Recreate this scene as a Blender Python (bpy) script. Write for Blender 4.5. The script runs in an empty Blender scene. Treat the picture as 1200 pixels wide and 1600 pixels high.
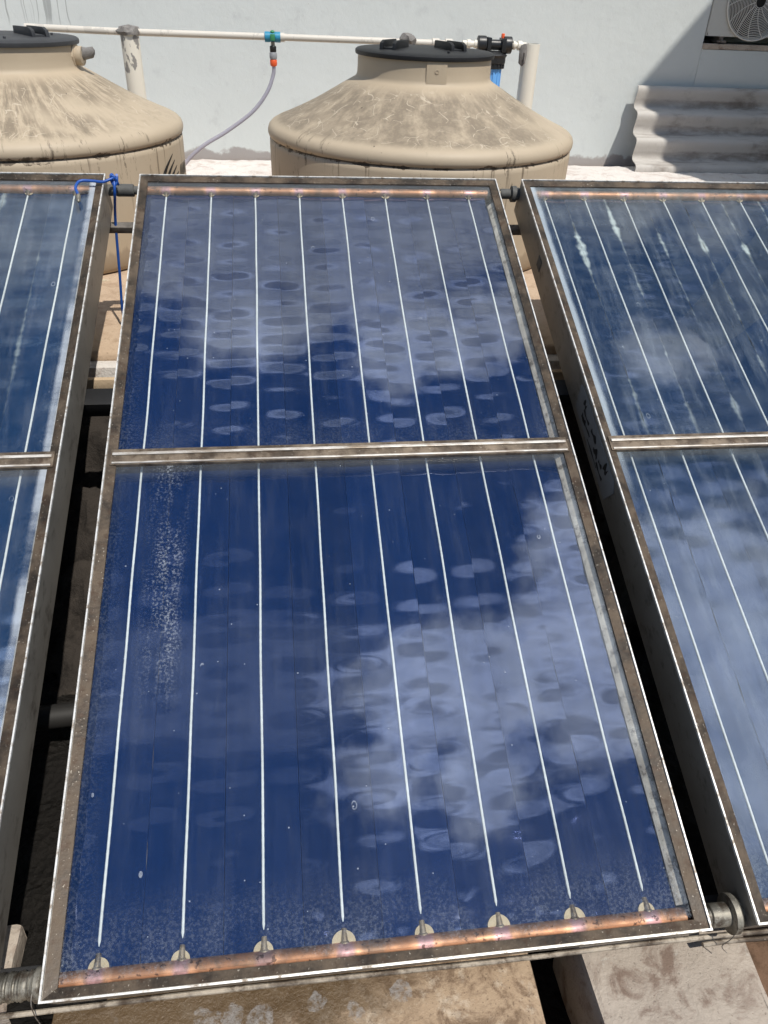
import bpy, bmesh, math, random
from math import radians as RAD, sin, cos, pi, sqrt
from mathutils import Vector, Matrix, noise as mnoise

C = bpy.context.scene
COL = C.collection
random.seed(7)

# ------------------------------------------------------------------ camera
CAM_POS = Vector((0.377, -0.5388, 1.1987))
yaw, pitch, roll = RAD(8.3521), RAD(34.8849), RAD(2.588)
fw = Vector((sin(yaw) * cos(pitch), cos(yaw) * cos(pitch), -sin(pitch)))
rt = Vector((cos(yaw), -sin(yaw), 0.0))
up = rt.cross(fw)
rx = cos(roll) * rt + sin(roll) * up
ux = -sin(roll) * rt + cos(roll) * up
cd = bpy.data.cameras.new('camera')
cam = bpy.data.objects.new('camera', cd)
COL.objects.link(cam)
cam.matrix_world = Matrix(((rx.x, ux.x, -fw.x, CAM_POS.x), (rx.y, ux.y, -fw.y, CAM_POS.y),
                           (rx.z, ux.z, -fw.z, CAM_POS.z), (0, 0, 0, 1)))
cd.sensor_fit = 'VERTICAL'
cd.sensor_height = 32.0
cd.lens = 32.0 * 1202.0 / 1600.0
cd.clip_start = 0.02
cd.clip_end = 500
C.camera = cam

# ------------------------------------------------------------------ sun and sky
SUN_AZ, SUN_EL = RAD(-60), RAD(61)            # azimuth from +x, negative = towards the camera side
SUN = Vector((cos(SUN_EL) * cos(SUN_AZ), cos(SUN_EL) * sin(SUN_AZ), sin(SUN_EL)))
sl = bpy.data.lights.new('sun', 'SUN')
sl.energy = 4.1
sl.angle = RAD(0.6)
sl.color = (1.0, 0.95, 0.87)
so = bpy.data.objects.new('sun', sl)
COL.objects.link(so)
so.rotation_euler = SUN.to_track_quat('Z', 'Y').to_euler()

C.view_settings.view_transform = 'Standard'
C.view_settings.look = 'None'
C.view_settings.exposure = 0.0
C.view_settings.gamma = 1.0
C.render.engine = 'CYCLES'
C.cycles.use_denoising = True
C.cycles.use_adaptive_sampling = True
C.cycles.adaptive_threshold = 0.02
C.cycles.sample_clamp_direct = 2.0
C.cycles.sample_clamp_indirect = 6.0
C.cycles.max_bounces = 7
C.cycles.transparent_max_bounces = 10


class NT:
    """small node-graph writer"""
    def __init__(self, tree):
        self.t = tree

    def n(self, typ, **kw):
        nd = self.t.nodes.new(typ)
        for k, v in kw.items():
            setattr(nd, k, v)
        return nd

    def put(self, sock, val):
        if isinstance(val, bpy.types.NodeSocket):
            self.t.links.new(val, sock)
        elif val is not None:
            if isinstance(val, (tuple, list)) and len(val) == 3 and sock.type == 'RGBA':
                val = (*val, 1.0)
            sock.default_value = val

    def m(self, op, a, b=None, c=None, clamp=False):
        nd = self.n('ShaderNodeMath', operation=op, use_clamp=clamp)
        for i, v in enumerate((a, b, c)):
            if v is not None:
                self.put(nd.inputs[i], v)
        return nd.outputs[0]

    def v(self, op, a, b=None):
        nd = self.n('ShaderNodeVectorMath', operation=op)
        self.put(nd.inputs[0], a)
        if b is not None:
            self.put(nd.inputs[3] if op == 'SCALE' else nd.inputs[1], b)
        return nd.outputs['Value'] if op in ('LENGTH', 'DOT_PRODUCT', 'DISTANCE') else nd.outputs[0]

    def xyz(self, vec):
        nd = self.n('ShaderNodeSeparateXYZ')
        self.put(nd.inputs[0], vec)
        return nd.outputs[0], nd.outputs[1], nd.outputs[2]

    def comb(self, x, y, z):
        nd = self.n('ShaderNodeCombineXYZ')
        for i, q in enumerate((x, y, z)):
            self.put(nd.inputs[i], q)
        return nd.outputs[0]

    def obj(self):
        return self.n('ShaderNodeTexCoord').outputs['Object']

    def noise(self, vec, scale, detail=4, rough=0.55, dist=0.0, col=False):
        nd = self.n('ShaderNodeTexNoise')
        self.put(nd.inputs['Vector'], vec)
        self.put(nd.inputs['Scale'], scale)
        nd.inputs['Detail'].default_value = detail
        nd.inputs['Roughness'].default_value = rough
        nd.inputs['Distortion'].default_value = dist
        return nd.outputs['Color'] if col else nd.outputs[0]

    def voro(self, vec, scale, feature='F1', out='Distance', rand=1.0):
        nd = self.n('ShaderNodeTexVoronoi', feature=feature)
        self.put(nd.inputs['Vector'], vec)
        nd.inputs['Scale'].default_value = scale
        nd.inputs['Randomness'].default_value = rand
        return nd.outputs[out]

    def ramp(self, val, a, b, lo=0.0, hi=1.0, smooth=True):
        nd = self.n('ShaderNodeMapRange', interpolation_type='SMOOTHSTEP' if smooth else 'LINEAR')
        self.put(nd.inputs[0], val)
        flip = a > b
        nd.inputs[1].default_value, nd.inputs[2].default_value = (b, a) if flip else (a, b)
        nd.inputs[3].default_value, nd.inputs[4].default_value = (hi, lo) if flip else (lo, hi)
        return nd.outputs[0]

    def mix(self, f, a, b, blend='MIX'):
        nd = self.n('ShaderNodeMix', data_type='RGBA', blend_type=blend)
        self.put(nd.inputs[0], f)
        self.put(nd.inputs[6], a)
        self.put(nd.inputs[7], b)
        return nd.outputs[2]

    def bump(self, h, strength=0.3, dist=0.01):
        nd = self.n('ShaderNodeBump')
        nd.inputs['Strength'].default_value = strength
        nd.inputs['Distance'].default_value = dist
        self.put(nd.inputs['Height'], h)
        return nd.outputs[0]

    def prin(self, col, rough=0.6, metal=0.0, normal=None, spec=0.5, coat=0.0):
        nd = self.n('ShaderNodeBsdfPrincipled')
        self.put(nd.inputs['Base Color'], col)
        self.put(nd.inputs['Roughness'], rough)
        self.put(nd.inputs['Metallic'], metal)
        self.put(nd.inputs['Specular IOR Level'], spec)
        if coat:
            nd.inputs['Coat Weight'].default_value = coat
        if normal is not None:
            self.put(nd.inputs['Normal'], normal)
        return nd.outputs[0]

    def out(self, sh):
        o = self.n('ShaderNodeOutputMaterial')
        self.t.links.new(sh, o.inputs['Surface'])


MATS = {}


def mat(name, fn, *a, **k):
    if name in MATS:
        return MATS[name]
    m = bpy.data.materials.new(name)
    m.use_nodes = True
    m.node_tree.nodes.clear()
    g = NT(m.node_tree)
    g.out(fn(g, *a, **k))
    MATS[name] = m
    return m


# the sky: blue sky with cumulus patches, laid out on a flat cloud deck (p = direction.xy / direction.z)
world = bpy.data.worlds.new('World')
C.world = world
world.use_nodes = True
wt = world.node_tree
wt.nodes.clear()
g = NT(wt)
sky = g.n('ShaderNodeTexSky', sky_type='NISHITA')
sky.sun_disc = False
sky.sun_elevation = SUN_EL
sky.sun_rotation = pi / 2 - SUN_AZ
sky.altitude = 300
sky.dust_density = 0.25
sky.ozone_density = 2.5
dirv = g.n('ShaderNodeTexCoord').outputs['Generated']
dx, dy, dz = g.xyz(dirv)
dzc = g.m('MAXIMUM', dz, 0.04)
px, py = g.m('DIVIDE', dx, dzc), g.m('DIVIDE', dy, dzc)
P = g.comb(px, py, 0.0)
warp = g.v('SCALE', g.v('SUBTRACT', g.noise(P, 9.0, 3, col=True), (0.5, 0.5, 0.5)), 0.10)
PW = g.v('ADD', P, warp)
CLOUDS = [  # centre x, y, radius x, y, weight
    (0.02, 0.64, 0.40, 0.20, 1.7), (-0.04, 0.46, 0.13, 0.08, 1.1), (0.17, 0.43, 0.11, 0.08, 1.1),
    (0.29, 0.48, 0.08, 0.07, 0.9), (0.52, 0.66, 0.30, 0.10, 0.75),
    (0.24, -0.04, 0.20, 0.11, 1.15), (0.40, -0.02, 0.18, 0.14, 1.3), (0.40, 0.13, 0.11, 0.11, 1.0),
    (0.10, -0.15, 0.08, 0.06, 0.8), (0.23, -0.16, 0.08, 0.07, 0.85),
    (0.54, 0.40, 0.10, 0.06, 0.7), (0.60, 0.00, 0.18, 0.22, 1.5), (0.60, -0.22, 0.12, 0.12, 1.1), (-0.36, 0.60, 0.18, 0.15, 0.9),
    (-0.40, -0.05, 0.12, 0.1, 0.7), (0.9, 0.75, 0.3, 0.16, 0.9), (-0.95, 0.35, 0.4, 0.2, 1.0),
    (-0.6, -0.9, 0.45, 0.2, 1.0), (1.6, -0.6, 0.6, 0.3, 1.0), (0.2, 1.5, 0.7, 0.3, 1.0),
]
acc = None
for (cx, cy, r1, r2, w) in CLOUDS:
    q = g.v('MULTIPLY', g.v('SUBTRACT', PW, (cx, cy, 0.0)), (1 / r1, 1 / r2, 0.0))
    b = g.m('MULTIPLY', g.m('SUBTRACT', 1.0, g.v('LENGTH', q)), w)
    acc = b if acc is None else g.m('SMOOTH_MAX', acc, b, 0.15)
fb = g.m('SUBTRACT', g.noise(P, 11.0, 8, 0.6), 0.5)
dens = g.ramp(g.m('ADD', acc, g.m('MULTIPLY', fb, 1.6)), -0.04, 0.52)
hz = g.v('LENGTH', g.v('MULTIPLY', g.v('SUBTRACT', PW, (-0.08, -0.02, 0.0)), (1 / 0.34, 1 / 0.10, 0.0)))
dens = g.m('MAXIMUM', dens, g.ramp(hz, 1.0, 0.55, 0.0, 0.16))     # thin veil of cloud
dens = g.m('MULTIPLY', dens, g.ramp(dz, 0.02, 0.2))
core = g.ramp(g.noise(g.v('ADD', P, (0.3, 0.1, 0.0)), 14.0, 5, 0.55), 0.3, 0.7, 0.55, 1.05)
core = g.m('MULTIPLY', core, g.ramp(py, 0.38, 0.56, 1.0, 0.47))     # the far cloud bank is greyer
cloudc = g.v('SCALE', g.mix(g.ramp(py, 0.36, 0.52), (24.0, 26.0, 29.5), (26.5, 27.0, 25.5)), core)
skyc = g.mix(dens, sky.outputs[0], cloudc)
bg = g.n('ShaderNodeBackground')
g.put(bg.inputs['Color'], skyc)
bg.inputs['Strength'].default_value = 0.08
wo = g.n('ShaderNodeOutputWorld')
wt.links.new(bg.outputs[0], wo.inputs['Surface'])


# ------------------------------------------------------------------ mesh helpers
class G:
    def __init__(self):
        self.v = []
        self.f = []

    def add(self, vs, fs):
        o = len(self.v)
        self.v += [tuple(p) for p in vs]
        self.f += [tuple(i + o for i in q) for q in fs]
        return self

    def box(self, x0, x1, y0, y1, z0, z1, M=None):
        vs = [Vector((x, y, z)) for z in (z0, z1) for y in (y0, y1) for x in (x0, x1)]
        if M is not None:
            vs = [M @ p for p in vs]
        return self.add(vs, [(0, 2, 3, 1), (4, 5, 7, 6), (0, 1, 5, 4), (2, 6, 7, 3), (0, 4, 6, 2), (1, 3, 7, 5)])

    def tube(self, pts, r, n=12, cap=True):
        pts = [Vector(p) for p in pts]
        rs = r if isinstance(r, (list, tuple)) else [r] * len(pts)
        vs, fs = [], []
        prev = None
        for i, p in enumerate(pts):
            d = (pts[min(i + 1, len(pts) - 1)] - pts[max(i - 1, 0)]).normalized()
            if prev is None:
                a = d.orthogonal().normalized()
            else:
                a = (prev - d * prev.dot(d)).normalized()
            prev = a
            b = d.cross(a)
            for k in range(n):
                t = 2 * pi * k / n
                vs.append(p + (a * cos(t) + b * sin(t)) * rs[i])
        for i in range(len(pts) - 1):
            for k in range(n):
                k2 = (k + 1) % n
                fs.append((i * n + k, i * n + k2, (i + 1) * n + k2, (i + 1) * n + k))
        if cap:
            fs.append(tuple(range(n - 1, -1, -1)))
            fs.append(tuple((len(pts) - 1) * n + k for k in range(n)))
        return self.add(vs, fs)

    def lathe(self, prof, n=48, M=None, jig=None):
        vs, fs = [], []
        for (r, z) in prof:
            for k in range(n):
                t = 2 * pi * k / n
                p = Vector((r * cos(t), r * sin(t), z))
                if jig:
                    p = jig(p)
                vs.append(M @ p if M is not None else p)
        for i in range(len(prof) - 1):
            for k in range(n):
                k2 = (k + 1) % n
                fs.append((i * n + k, i * n + k2, (i + 1) * n + k2, (i + 1) * n + k))
        if prof[0][0] > 1e-6:
            fs.append(tuple(range(n - 1, -1, -1)))
        if prof[-1][0] > 1e-6:
            fs.append(tuple((len(prof) - 1) * n + k for k in range(n)))
        return self.add(vs, fs)

    def prism(self, poly, z0, z1, M=None):
        n = len(poly)
        vs = [Vector((x, y, z0)) for x, y in poly] + [Vector((x, y, z1)) for x, y in poly]
        if M is not None:
            vs = [M @ p for p in vs]
        fs = [tuple(range(n - 1, -1, -1)), tuple(range(n, 2 * n))]
        fs += [(i, (i + 1) % n, n + (i + 1) % n, n + i) for i in range(n)]
        return self.add(vs, fs)

    def grid(self, fn, nu, nv):
        vs = [fn(i / (nu - 1), j / (nv - 1)) for j in range(nv) for i in range(nu)]
        fs = [(j * nu + i, j * nu + i + 1, (j + 1) * nu + i + 1, (j + 1) * nu + i) for j in range(nv - 1) for i in range(nu - 1)]
        return self.add(vs, fs)

    def make(self, name, m, parent=None, smooth=True, bevel=0.0, seg=2, rough=None, angle=35):
        me = bpy.data.meshes.new(name)
        bm = bmesh.new()
        bv = [bm.verts.new(p) for p in self.v]
        for q in self.f:
            try:
                bm.faces.new([bv[i] for i in q])
            except ValueError:
                pass
        bm.normal_update()
        if bevel:
            es = [e for e in bm.edges if len(e.link_faces) == 2 and e.calc_face_angle(0) > RAD(30)]
            bmesh.ops.bevel(bm, geom=es, offset=bevel, segments=seg, affect='EDGES', profile=0.6)
        if rough:
            cuts, amp, sc = rough
            bmesh.ops.subdivide_edges(bm, edges=bm.edges[:], cuts=cuts, use_grid_fill=True)
            bm.normal_update()
            for q in bm.verts:
                q.co += q.normal * (amp * mnoise.fractal(q.co * sc, 0.8, 2.0, 4))
        bmesh.ops.recalc_face_normals(bm, faces=bm.faces[:]) if not getattr(self, 'open', False) else None
        for q in bm.faces:
            q.smooth = smooth
        if smooth:
            for e in bm.edges:
                if len(e.link_faces) == 2 and e.calc_face_angle(0) > RAD(angle):
                    e.smooth = False
        bm.to_mesh(me)
        bm.free()
        if m:
            me.materials.append(m)
        o = bpy.data.objects.new(name, me)
        COL.objects.link(o)
        if parent is not None:
            o.parent = parent
        return o


def tag(o, label=None, cat=None, group=None, kind=None):
    if label:
        o['label'] = label
    if cat:
        o['category'] = cat
    if group:
        o['group'] = group
    if kind:
        o['kind'] = kind
    return o


def empty(name, loc, label, cat, group=None, rot=(0, 0, 0)):
    o = bpy.data.objects.new(name, None)
    o.empty_display_size = 0.1
    COL.objects.link(o)
    o.location = loc
    o.rotation_euler = rot
    return tag(o, label, cat, group)


def arc(p0, p1, p2, n=16):
    p0, p1, p2 = Vector(p0), Vector(p1), Vector(p2)
    return [(1 - t) ** 2 * p0 + 2 * t * (1 - t) * p1 + t * t * p2 for t in [i / (n - 1) for i in range(n)]]


def spline(pts, n=8):
    pts = [Vector(p) for p in pts]
    out = []
    for i in range(len(pts) - 1):
        a, b, c, d = pts[max(i - 1, 0)], pts[i], pts[i + 1], pts[min(i + 2, len(pts) - 1)]
        for k in range(n):
            t = k / n
            out.append(0.5 * ((2 * b) + (c - a) * t + (2 * a - 5 * b + 4 * c - d) * t * t + (3 * b - 3 * c + d - a) * t ** 3))
    out.append(pts[-1])
    return out


# ------------------------------------------------------------------ materials
def plain(g, col, rough=0.6, metal=0.0, var=0.12, scale=30.0, bump=0.0):
    o = g.obj()
    f = g.noise(o, scale, 5)
    dark = tuple(c * (1 - 2 * var) for c in col)
    lite = tuple(min(1, c * (1 + var)) for c in col)
    nrm = g.bump(g.noise(o, scale * 4, 4), 0.4, bump) if bump else None
    return g.prin(g.mix(f, dark, lite), rough, metal, nrm)


def m_wall(g):
    o = g.obj()
    x, y, z = g.xyz(o)
    base = g.mix(g.noise(o, 1.3, 5), (0.575, 0.615, 0.61), (0.665, 0.70, 0.69))
    blot = g.ramp(g.noise(o, 7.0, 6, 0.65), 0.56, 0.75)
    base = g.mix(g.m('MULTIPLY', blot, 0.38), base, (0.42, 0.44, 0.45))
    # old drip lines high on the left
    xs = g.m('ADD', x, g.m('MULTIPLY', g.m('SUBTRACT', g.noise(g.comb(x, 0.0, g.m('MULTIPLY', z, 0.6)), 9.0, 2), 0.5), 0.05))
    dr = g.ramp(g.noise(g.comb(g.m('MULTIPLY', xs, 75.0), 0.0, g.m('MULTIPLY', z, 0.5)), 1.0, 1), 0.58, 0.66)
    dr = g.m('MULTIPLY', dr, g.m('MULTIPLY', g.ramp(x, -0.57, -0.62), g.ramp(z, 0.90, 0.97)))
    base = g.mix(g.m('MULTIPLY', dr, 0.6), base, (0.22, 0.23, 0.23))
    # chips where paint has come off
    ch = g.ramp(g.voro(o, 5.0), 0.075, 0.045)
    sel = g.ramp(g.noise(o, 4.0, 1), 0.55, 0.6)
    rag = g.ramp(g.noise(o, 90.0, 3), 0.40, 0.5)
    base = g.mix(g.m('MULTIPLY', g.m('MULTIPLY', ch, sel), g.m('MULTIPLY', rag, 0.75)), base, (0.24, 0.21, 0.18))
    ch2 = g.m('MULTIPLY', g.ramp(g.noise(o, 55.0, 4, 0.6), 0.705, 0.73), 0.45)
    base = g.mix(ch2, base, (0.36, 0.35, 0.33))
    # bare render along the foot
    ft = g.m('ADD', z, g.m('MULTIPLY', g.m('SUBTRACT', g.noise(o, 9.0, 5, 0.6), 0.5), 0.14))
    foot = g.ramp(ft, 0.355, 0.335)
    base = g.mix(foot, base, (0.36, 0.34, 0.33))
    h = g.m('ADD', g.noise(o, 22.0, 6, 0.6), g.m('ADD', g.m('MULTIPLY', g.noise(o, 160.0, 3), 0.3), g.m('MULTIPLY', g.noise(o, 4.0, 3), 2.0)))
    return g.prin(base, 0.75, 0.0, g.bump(h, 0.35, 0.006), 0.3)


def m_concrete(g, a, b, stain=(0.12, 0.08, 0.05), samt=0.6, sc=6.0, bump=0.008):
    o = g.obj()
    base = g.mix(g.noise(o, sc, 7, 0.62), a, b)
    s1 = g.ramp(g.noise(g.v('ADD', o, (3.1, 1.7, 0.4)), sc * 1.3, 8, 0.68, 0.6), 0.48, 0.66)
    base = g.mix(g.m('MULTIPLY', s1, samt), base, stain)
    w = g.ramp(g.noise(g.v('ADD', o, (7.1, 2.7, 5.4)), sc * 2.2, 8, 0.7), 0.60, 0.70)
    base = g.mix(g.m('MULTIPLY', w, 0.5), base, tuple(min(0.62, c * 1.35) for c in b))
    sp = g.ramp(g.noise(o, 160.0, 3, 0.6), 0.62, 0.72)
    base = g.mix(g.m('MULTIPLY', sp, 0.55), base, tuple(c * 0.35 for c in a))
    h = g.m('ADD', g.noise(o, sc * 5, 8, 0.7), g.m('MULTIPLY', g.noise(o, 170.0, 4, 0.6), 0.35))
    return g.prin(base, 0.88, 0.0, g.bump(h, 0.5, bump), 0.25)


def m_bitumen(g):
    o = g.obj()
    base = g.mix(g.noise(o, 9.0, 7, 0.65), (0.006, 0.006, 0.006), (0.026, 0.023, 0.020))
    h = g.m('ADD', g.noise(o, 24.0, 8, 0.7), g.m('MULTIPLY', g.voro(o, 60.0), 0.4))
    return g.prin(base, g.ramp(g.noise(o, 14.0, 4), 0.4, 0.65, 0.35, 0.8), 0.0, g.bump(h, 1.0, 0.02), 0.12)


def m_rim(g, a=(0.026, 0.019, 0.013), b=(0.120, 0.088, 0.060), mt=0.35):
    o = g.obj()
    f = g.noise(o, 14.0, 7, 0.65)
    base = g.mix(g.ramp(f, 0.34, 0.66), a, b)
    x, y, z = g.xyz(o)
    ru = g.ramp(g.noise(o, 38.0, 7, 0.72), 0.50, 0.64)
    base = g.mix(g.m('MULTIPLY', ru, 0.7), base, (0.055, 0.030, 0.016))
    sp = g.ramp(g.noise(o, 240.0, 3, 0.6), 0.64, 0.72)
    base = g.mix(g.m('MULTIPLY', sp, 0.6), base, (0.55, 0.50, 0.42))
    return g.prin(base, g.ramp(f, 0.3, 0.7, 0.42, 0.7), mt, g.bump(g.noise(o, 120.0, 5), 0.35, 0.002))


def m_trim(g):
    o = g.obj()
    f = g.ramp(g.noise(o, 40.0, 5, 0.7), 0.44, 0.70)
    base = g.mix(f, (0.80, 0.79, 0.76), (0.22, 0.17, 0.12))
    return g.prin(base, g.ramp(f, 0.0, 1.0, 0.38, 0.6), 0.35, g.bump(g.noise(o, 200.0, 3), 0.2, 0.001))


def m_side(g):
    o = g.obj()
    x, y, z = g.xyz(o)
    f = g.noise(o, 7.0, 6, 0.6)
    base = g.mix(f, (0.15, 0.138, 0.12), (0.35, 0.325, 0.285))
    d = g.ramp(g.noise(g.comb(g.m('MULTIPLY', x, 0.4), y, g.m('MULTIPLY', z, 2.0)), 16.0, 7, 0.7), 0.52, 0.7)
    base = g.mix(g.m('MULTIPLY', d, 0.75), base, (0.07, 0.055, 0.045))
    return g.prin(base, 0.48, 0.4, g.bump(g.noise(o, 60.0, 5), 0.15, 0.003))


def m_bar(g):
    o = g.obj()
    x, y, z = g.xyz(o)
    f = g.noise(g.comb(g.m('MULTIPLY', x, 0.25), y, z), 60.0, 6, 0.7)
    base = g.mix(g.ramp(f, 0.35, 0.7), (0.80, 0.76, 0.70), (0.33, 0.26, 0.19))
    return g.prin(base, 0.36, 0.45, g.bump(f, 0.15, 0.002))


def m_copper(g, shine=0.46):
    o = g.obj()
    x, y, z = g.xyz(o)
    ph = g.m('FRACT', g.m('ADD', g.m('DIVIDE', g.m('SUBTRACT', x, 0.0678), 0.1215), 0.5))
    d = g.m('ABSOLUTE', g.m('SUBTRACT', ph, 0.5))
    d = g.m('ADD', d, g.m('MULTIPLY', g.m('SUBTRACT', g.noise(o, 30.0, 4), 0.5), 0.10))
    base = g.mix(g.noise(o, 12.0, 5), (0.50, 0.235, 0.125), (0.30, 0.165, 0.105))
    ring = g.ramp(d, 0.24, 0.14)
    base = g.mix(ring, base, (0.62, 0.33, 0.20))
    base = g.mix(g.ramp(d, 0.14, 0.06), base, (0.56, 0.33, 0.34))
    base = g.mix(g.m('MULTIPLY', g.ramp(g.noise(o, 17.0, 6, 0.7), 0.48, 0.62), 0.65), base, (0.17, 0.115, 0.085))
    spot = g.ramp(g.noise(o, 85.0, 4, 0.6), 0.60, 0.66)
    base = g.mix(g.m('MULTIPLY', spot, 0.8), base, (0.07, 0.035, 0.025))
    return g.prin(base, g.ramp(g.noise(o, 20.0, 4), 0.3, 0.7, shine, shine + 0.2), 0.8, g.bump(g.noise(o, 90.0, 4), 0.12, 0.002))


def m_absorber(g, tint=(0.17, 0.22, 0.46), dirty=0.0, seed=0.0, diffuse=(0.013, 0.045, 0.165)):
    o = g.v('ADD', g.obj(), (seed, seed * 1.7, 0.0))
    oo = g.obj()
    x, y, z = g.xyz(oo)
    rnd = g.n('ShaderNodeObjectInfo').outputs['Random']
    lines = g.noise(g.comb(g.m('MULTIPLY', x, 60.0), g.m('MULTIPLY', y, 1.2), seed), 3.0, 4, 0.6)
    tone = g.m('ADD', g.ramp(lines, 0.3, 0.7, 0.93, 1.07), g.m('MULTIPLY', g.m('SUBTRACT', rnd, 0.5), 0.30))
    base = g.v('SCALE', tint, tone)
    grime = g.ramp(g.noise(o, 6.0, 7, 0.65), 0.45, 0.75)
    base = g.mix(g.m('MULTIPLY', grime, 0.10 + 0.25 * dirty), base, tuple(c * 0.55 for c in (0.30, 0.34, 0.36)))
    rough = g.ramp(g.noise(o, 5.0, 6), 0.3, 0.7, 0.02 + 0.10 * dirty, 0.05 + 0.20 * dirty)
    metal = g.prin(base, rough, 1.0)
    dif = g.prin(g.v('SCALE', diffuse, tone), 0.6, 0.0, None, 0.0)
    ms = g.n('ShaderNodeMixShader')
    ms.inputs[0].default_value = 0.5
    g.t.links.new(metal, ms.inputs[1])
    g.t.links.new(dif, ms.inputs[2])
    sh = ms.outputs[0]
    if dirty:
        # salts along the joints of the fins
        ph = g.m('FRACT', g.m('DIVIDE', g.m('SUBTRACT', x, 0.007), 0.1215))
        j = g.m('ABSOLUTE', g.m('SUBTRACT', ph, 0.0))
        j = g.m('MINIMUM', j, g.m('SUBTRACT', 1.0, ph))
        wid = g.ramp(g.noise(g.comb(g.m('FLOOR', g.m('DIVIDE', g.m('ADD', x, 0.05), 0.1215)), g.m('MULTIPLY', y, 2.6), seed), 1.0, 5, 0.7), 0.43, 0.77, 0.0, 0.19)
        jj = g.m('ADD', j, g.m('MULTIPLY', g.m('SUBTRACT', g.noise(g.v('MULTIPLY', o, (1.0, 0.45, 1.0)), 70.0, 4), 0.5), 0.09))
        crust = g.m('MULTIPLY', g.ramp(g.m('SUBTRACT', wid, jj), -0.015, 0.09), g.ramp(y, 0.9, 1.25))
        crust = g.m('MULTIPLY', crust, g.ramp(g.noise(o, 25.0, 4), 0.22, 0.55))
        c2 = g.n('ShaderNodeMixShader')
        g.put(c2.inputs[0], g.m('MULTIPLY', crust, min(0.8, dirty * 1.1)))
        g.t.links.new(sh, c2.inputs[1])
        g.t.links.new(g.prin((0.72, 0.78, 0.78), 0.7), c2.inputs[2])
        sh = c2.outputs[0]
    return sh


def m_clear(g):
    lw = g.n('ShaderNodeLayerWeight')
    lw.inputs['Blend'].default_value = 0.5
    fac = g.m('ADD', g.m('MULTIPLY', g.m('POWER', lw.outputs['Facing'], 5.0), 0.95), 0.045)
    gl = g.n('ShaderNodeBsdfGlossy')
    gl.inputs['Roughness'].default_value = 0.015
    tr = g.n('ShaderNodeBsdfTransparent')
    tr.inputs['Color'].default_value = (0.965, 0.985, 0.98, 1)
    ms = g.n('ShaderNodeMixShader')
    g.put(ms.inputs[0], fac)
    g.t.links.new(tr.outputs[0], ms.inputs[1])
    g.t.links.new(gl.outputs[0], ms.inputs[2])
    return ms.outputs[0]


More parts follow.
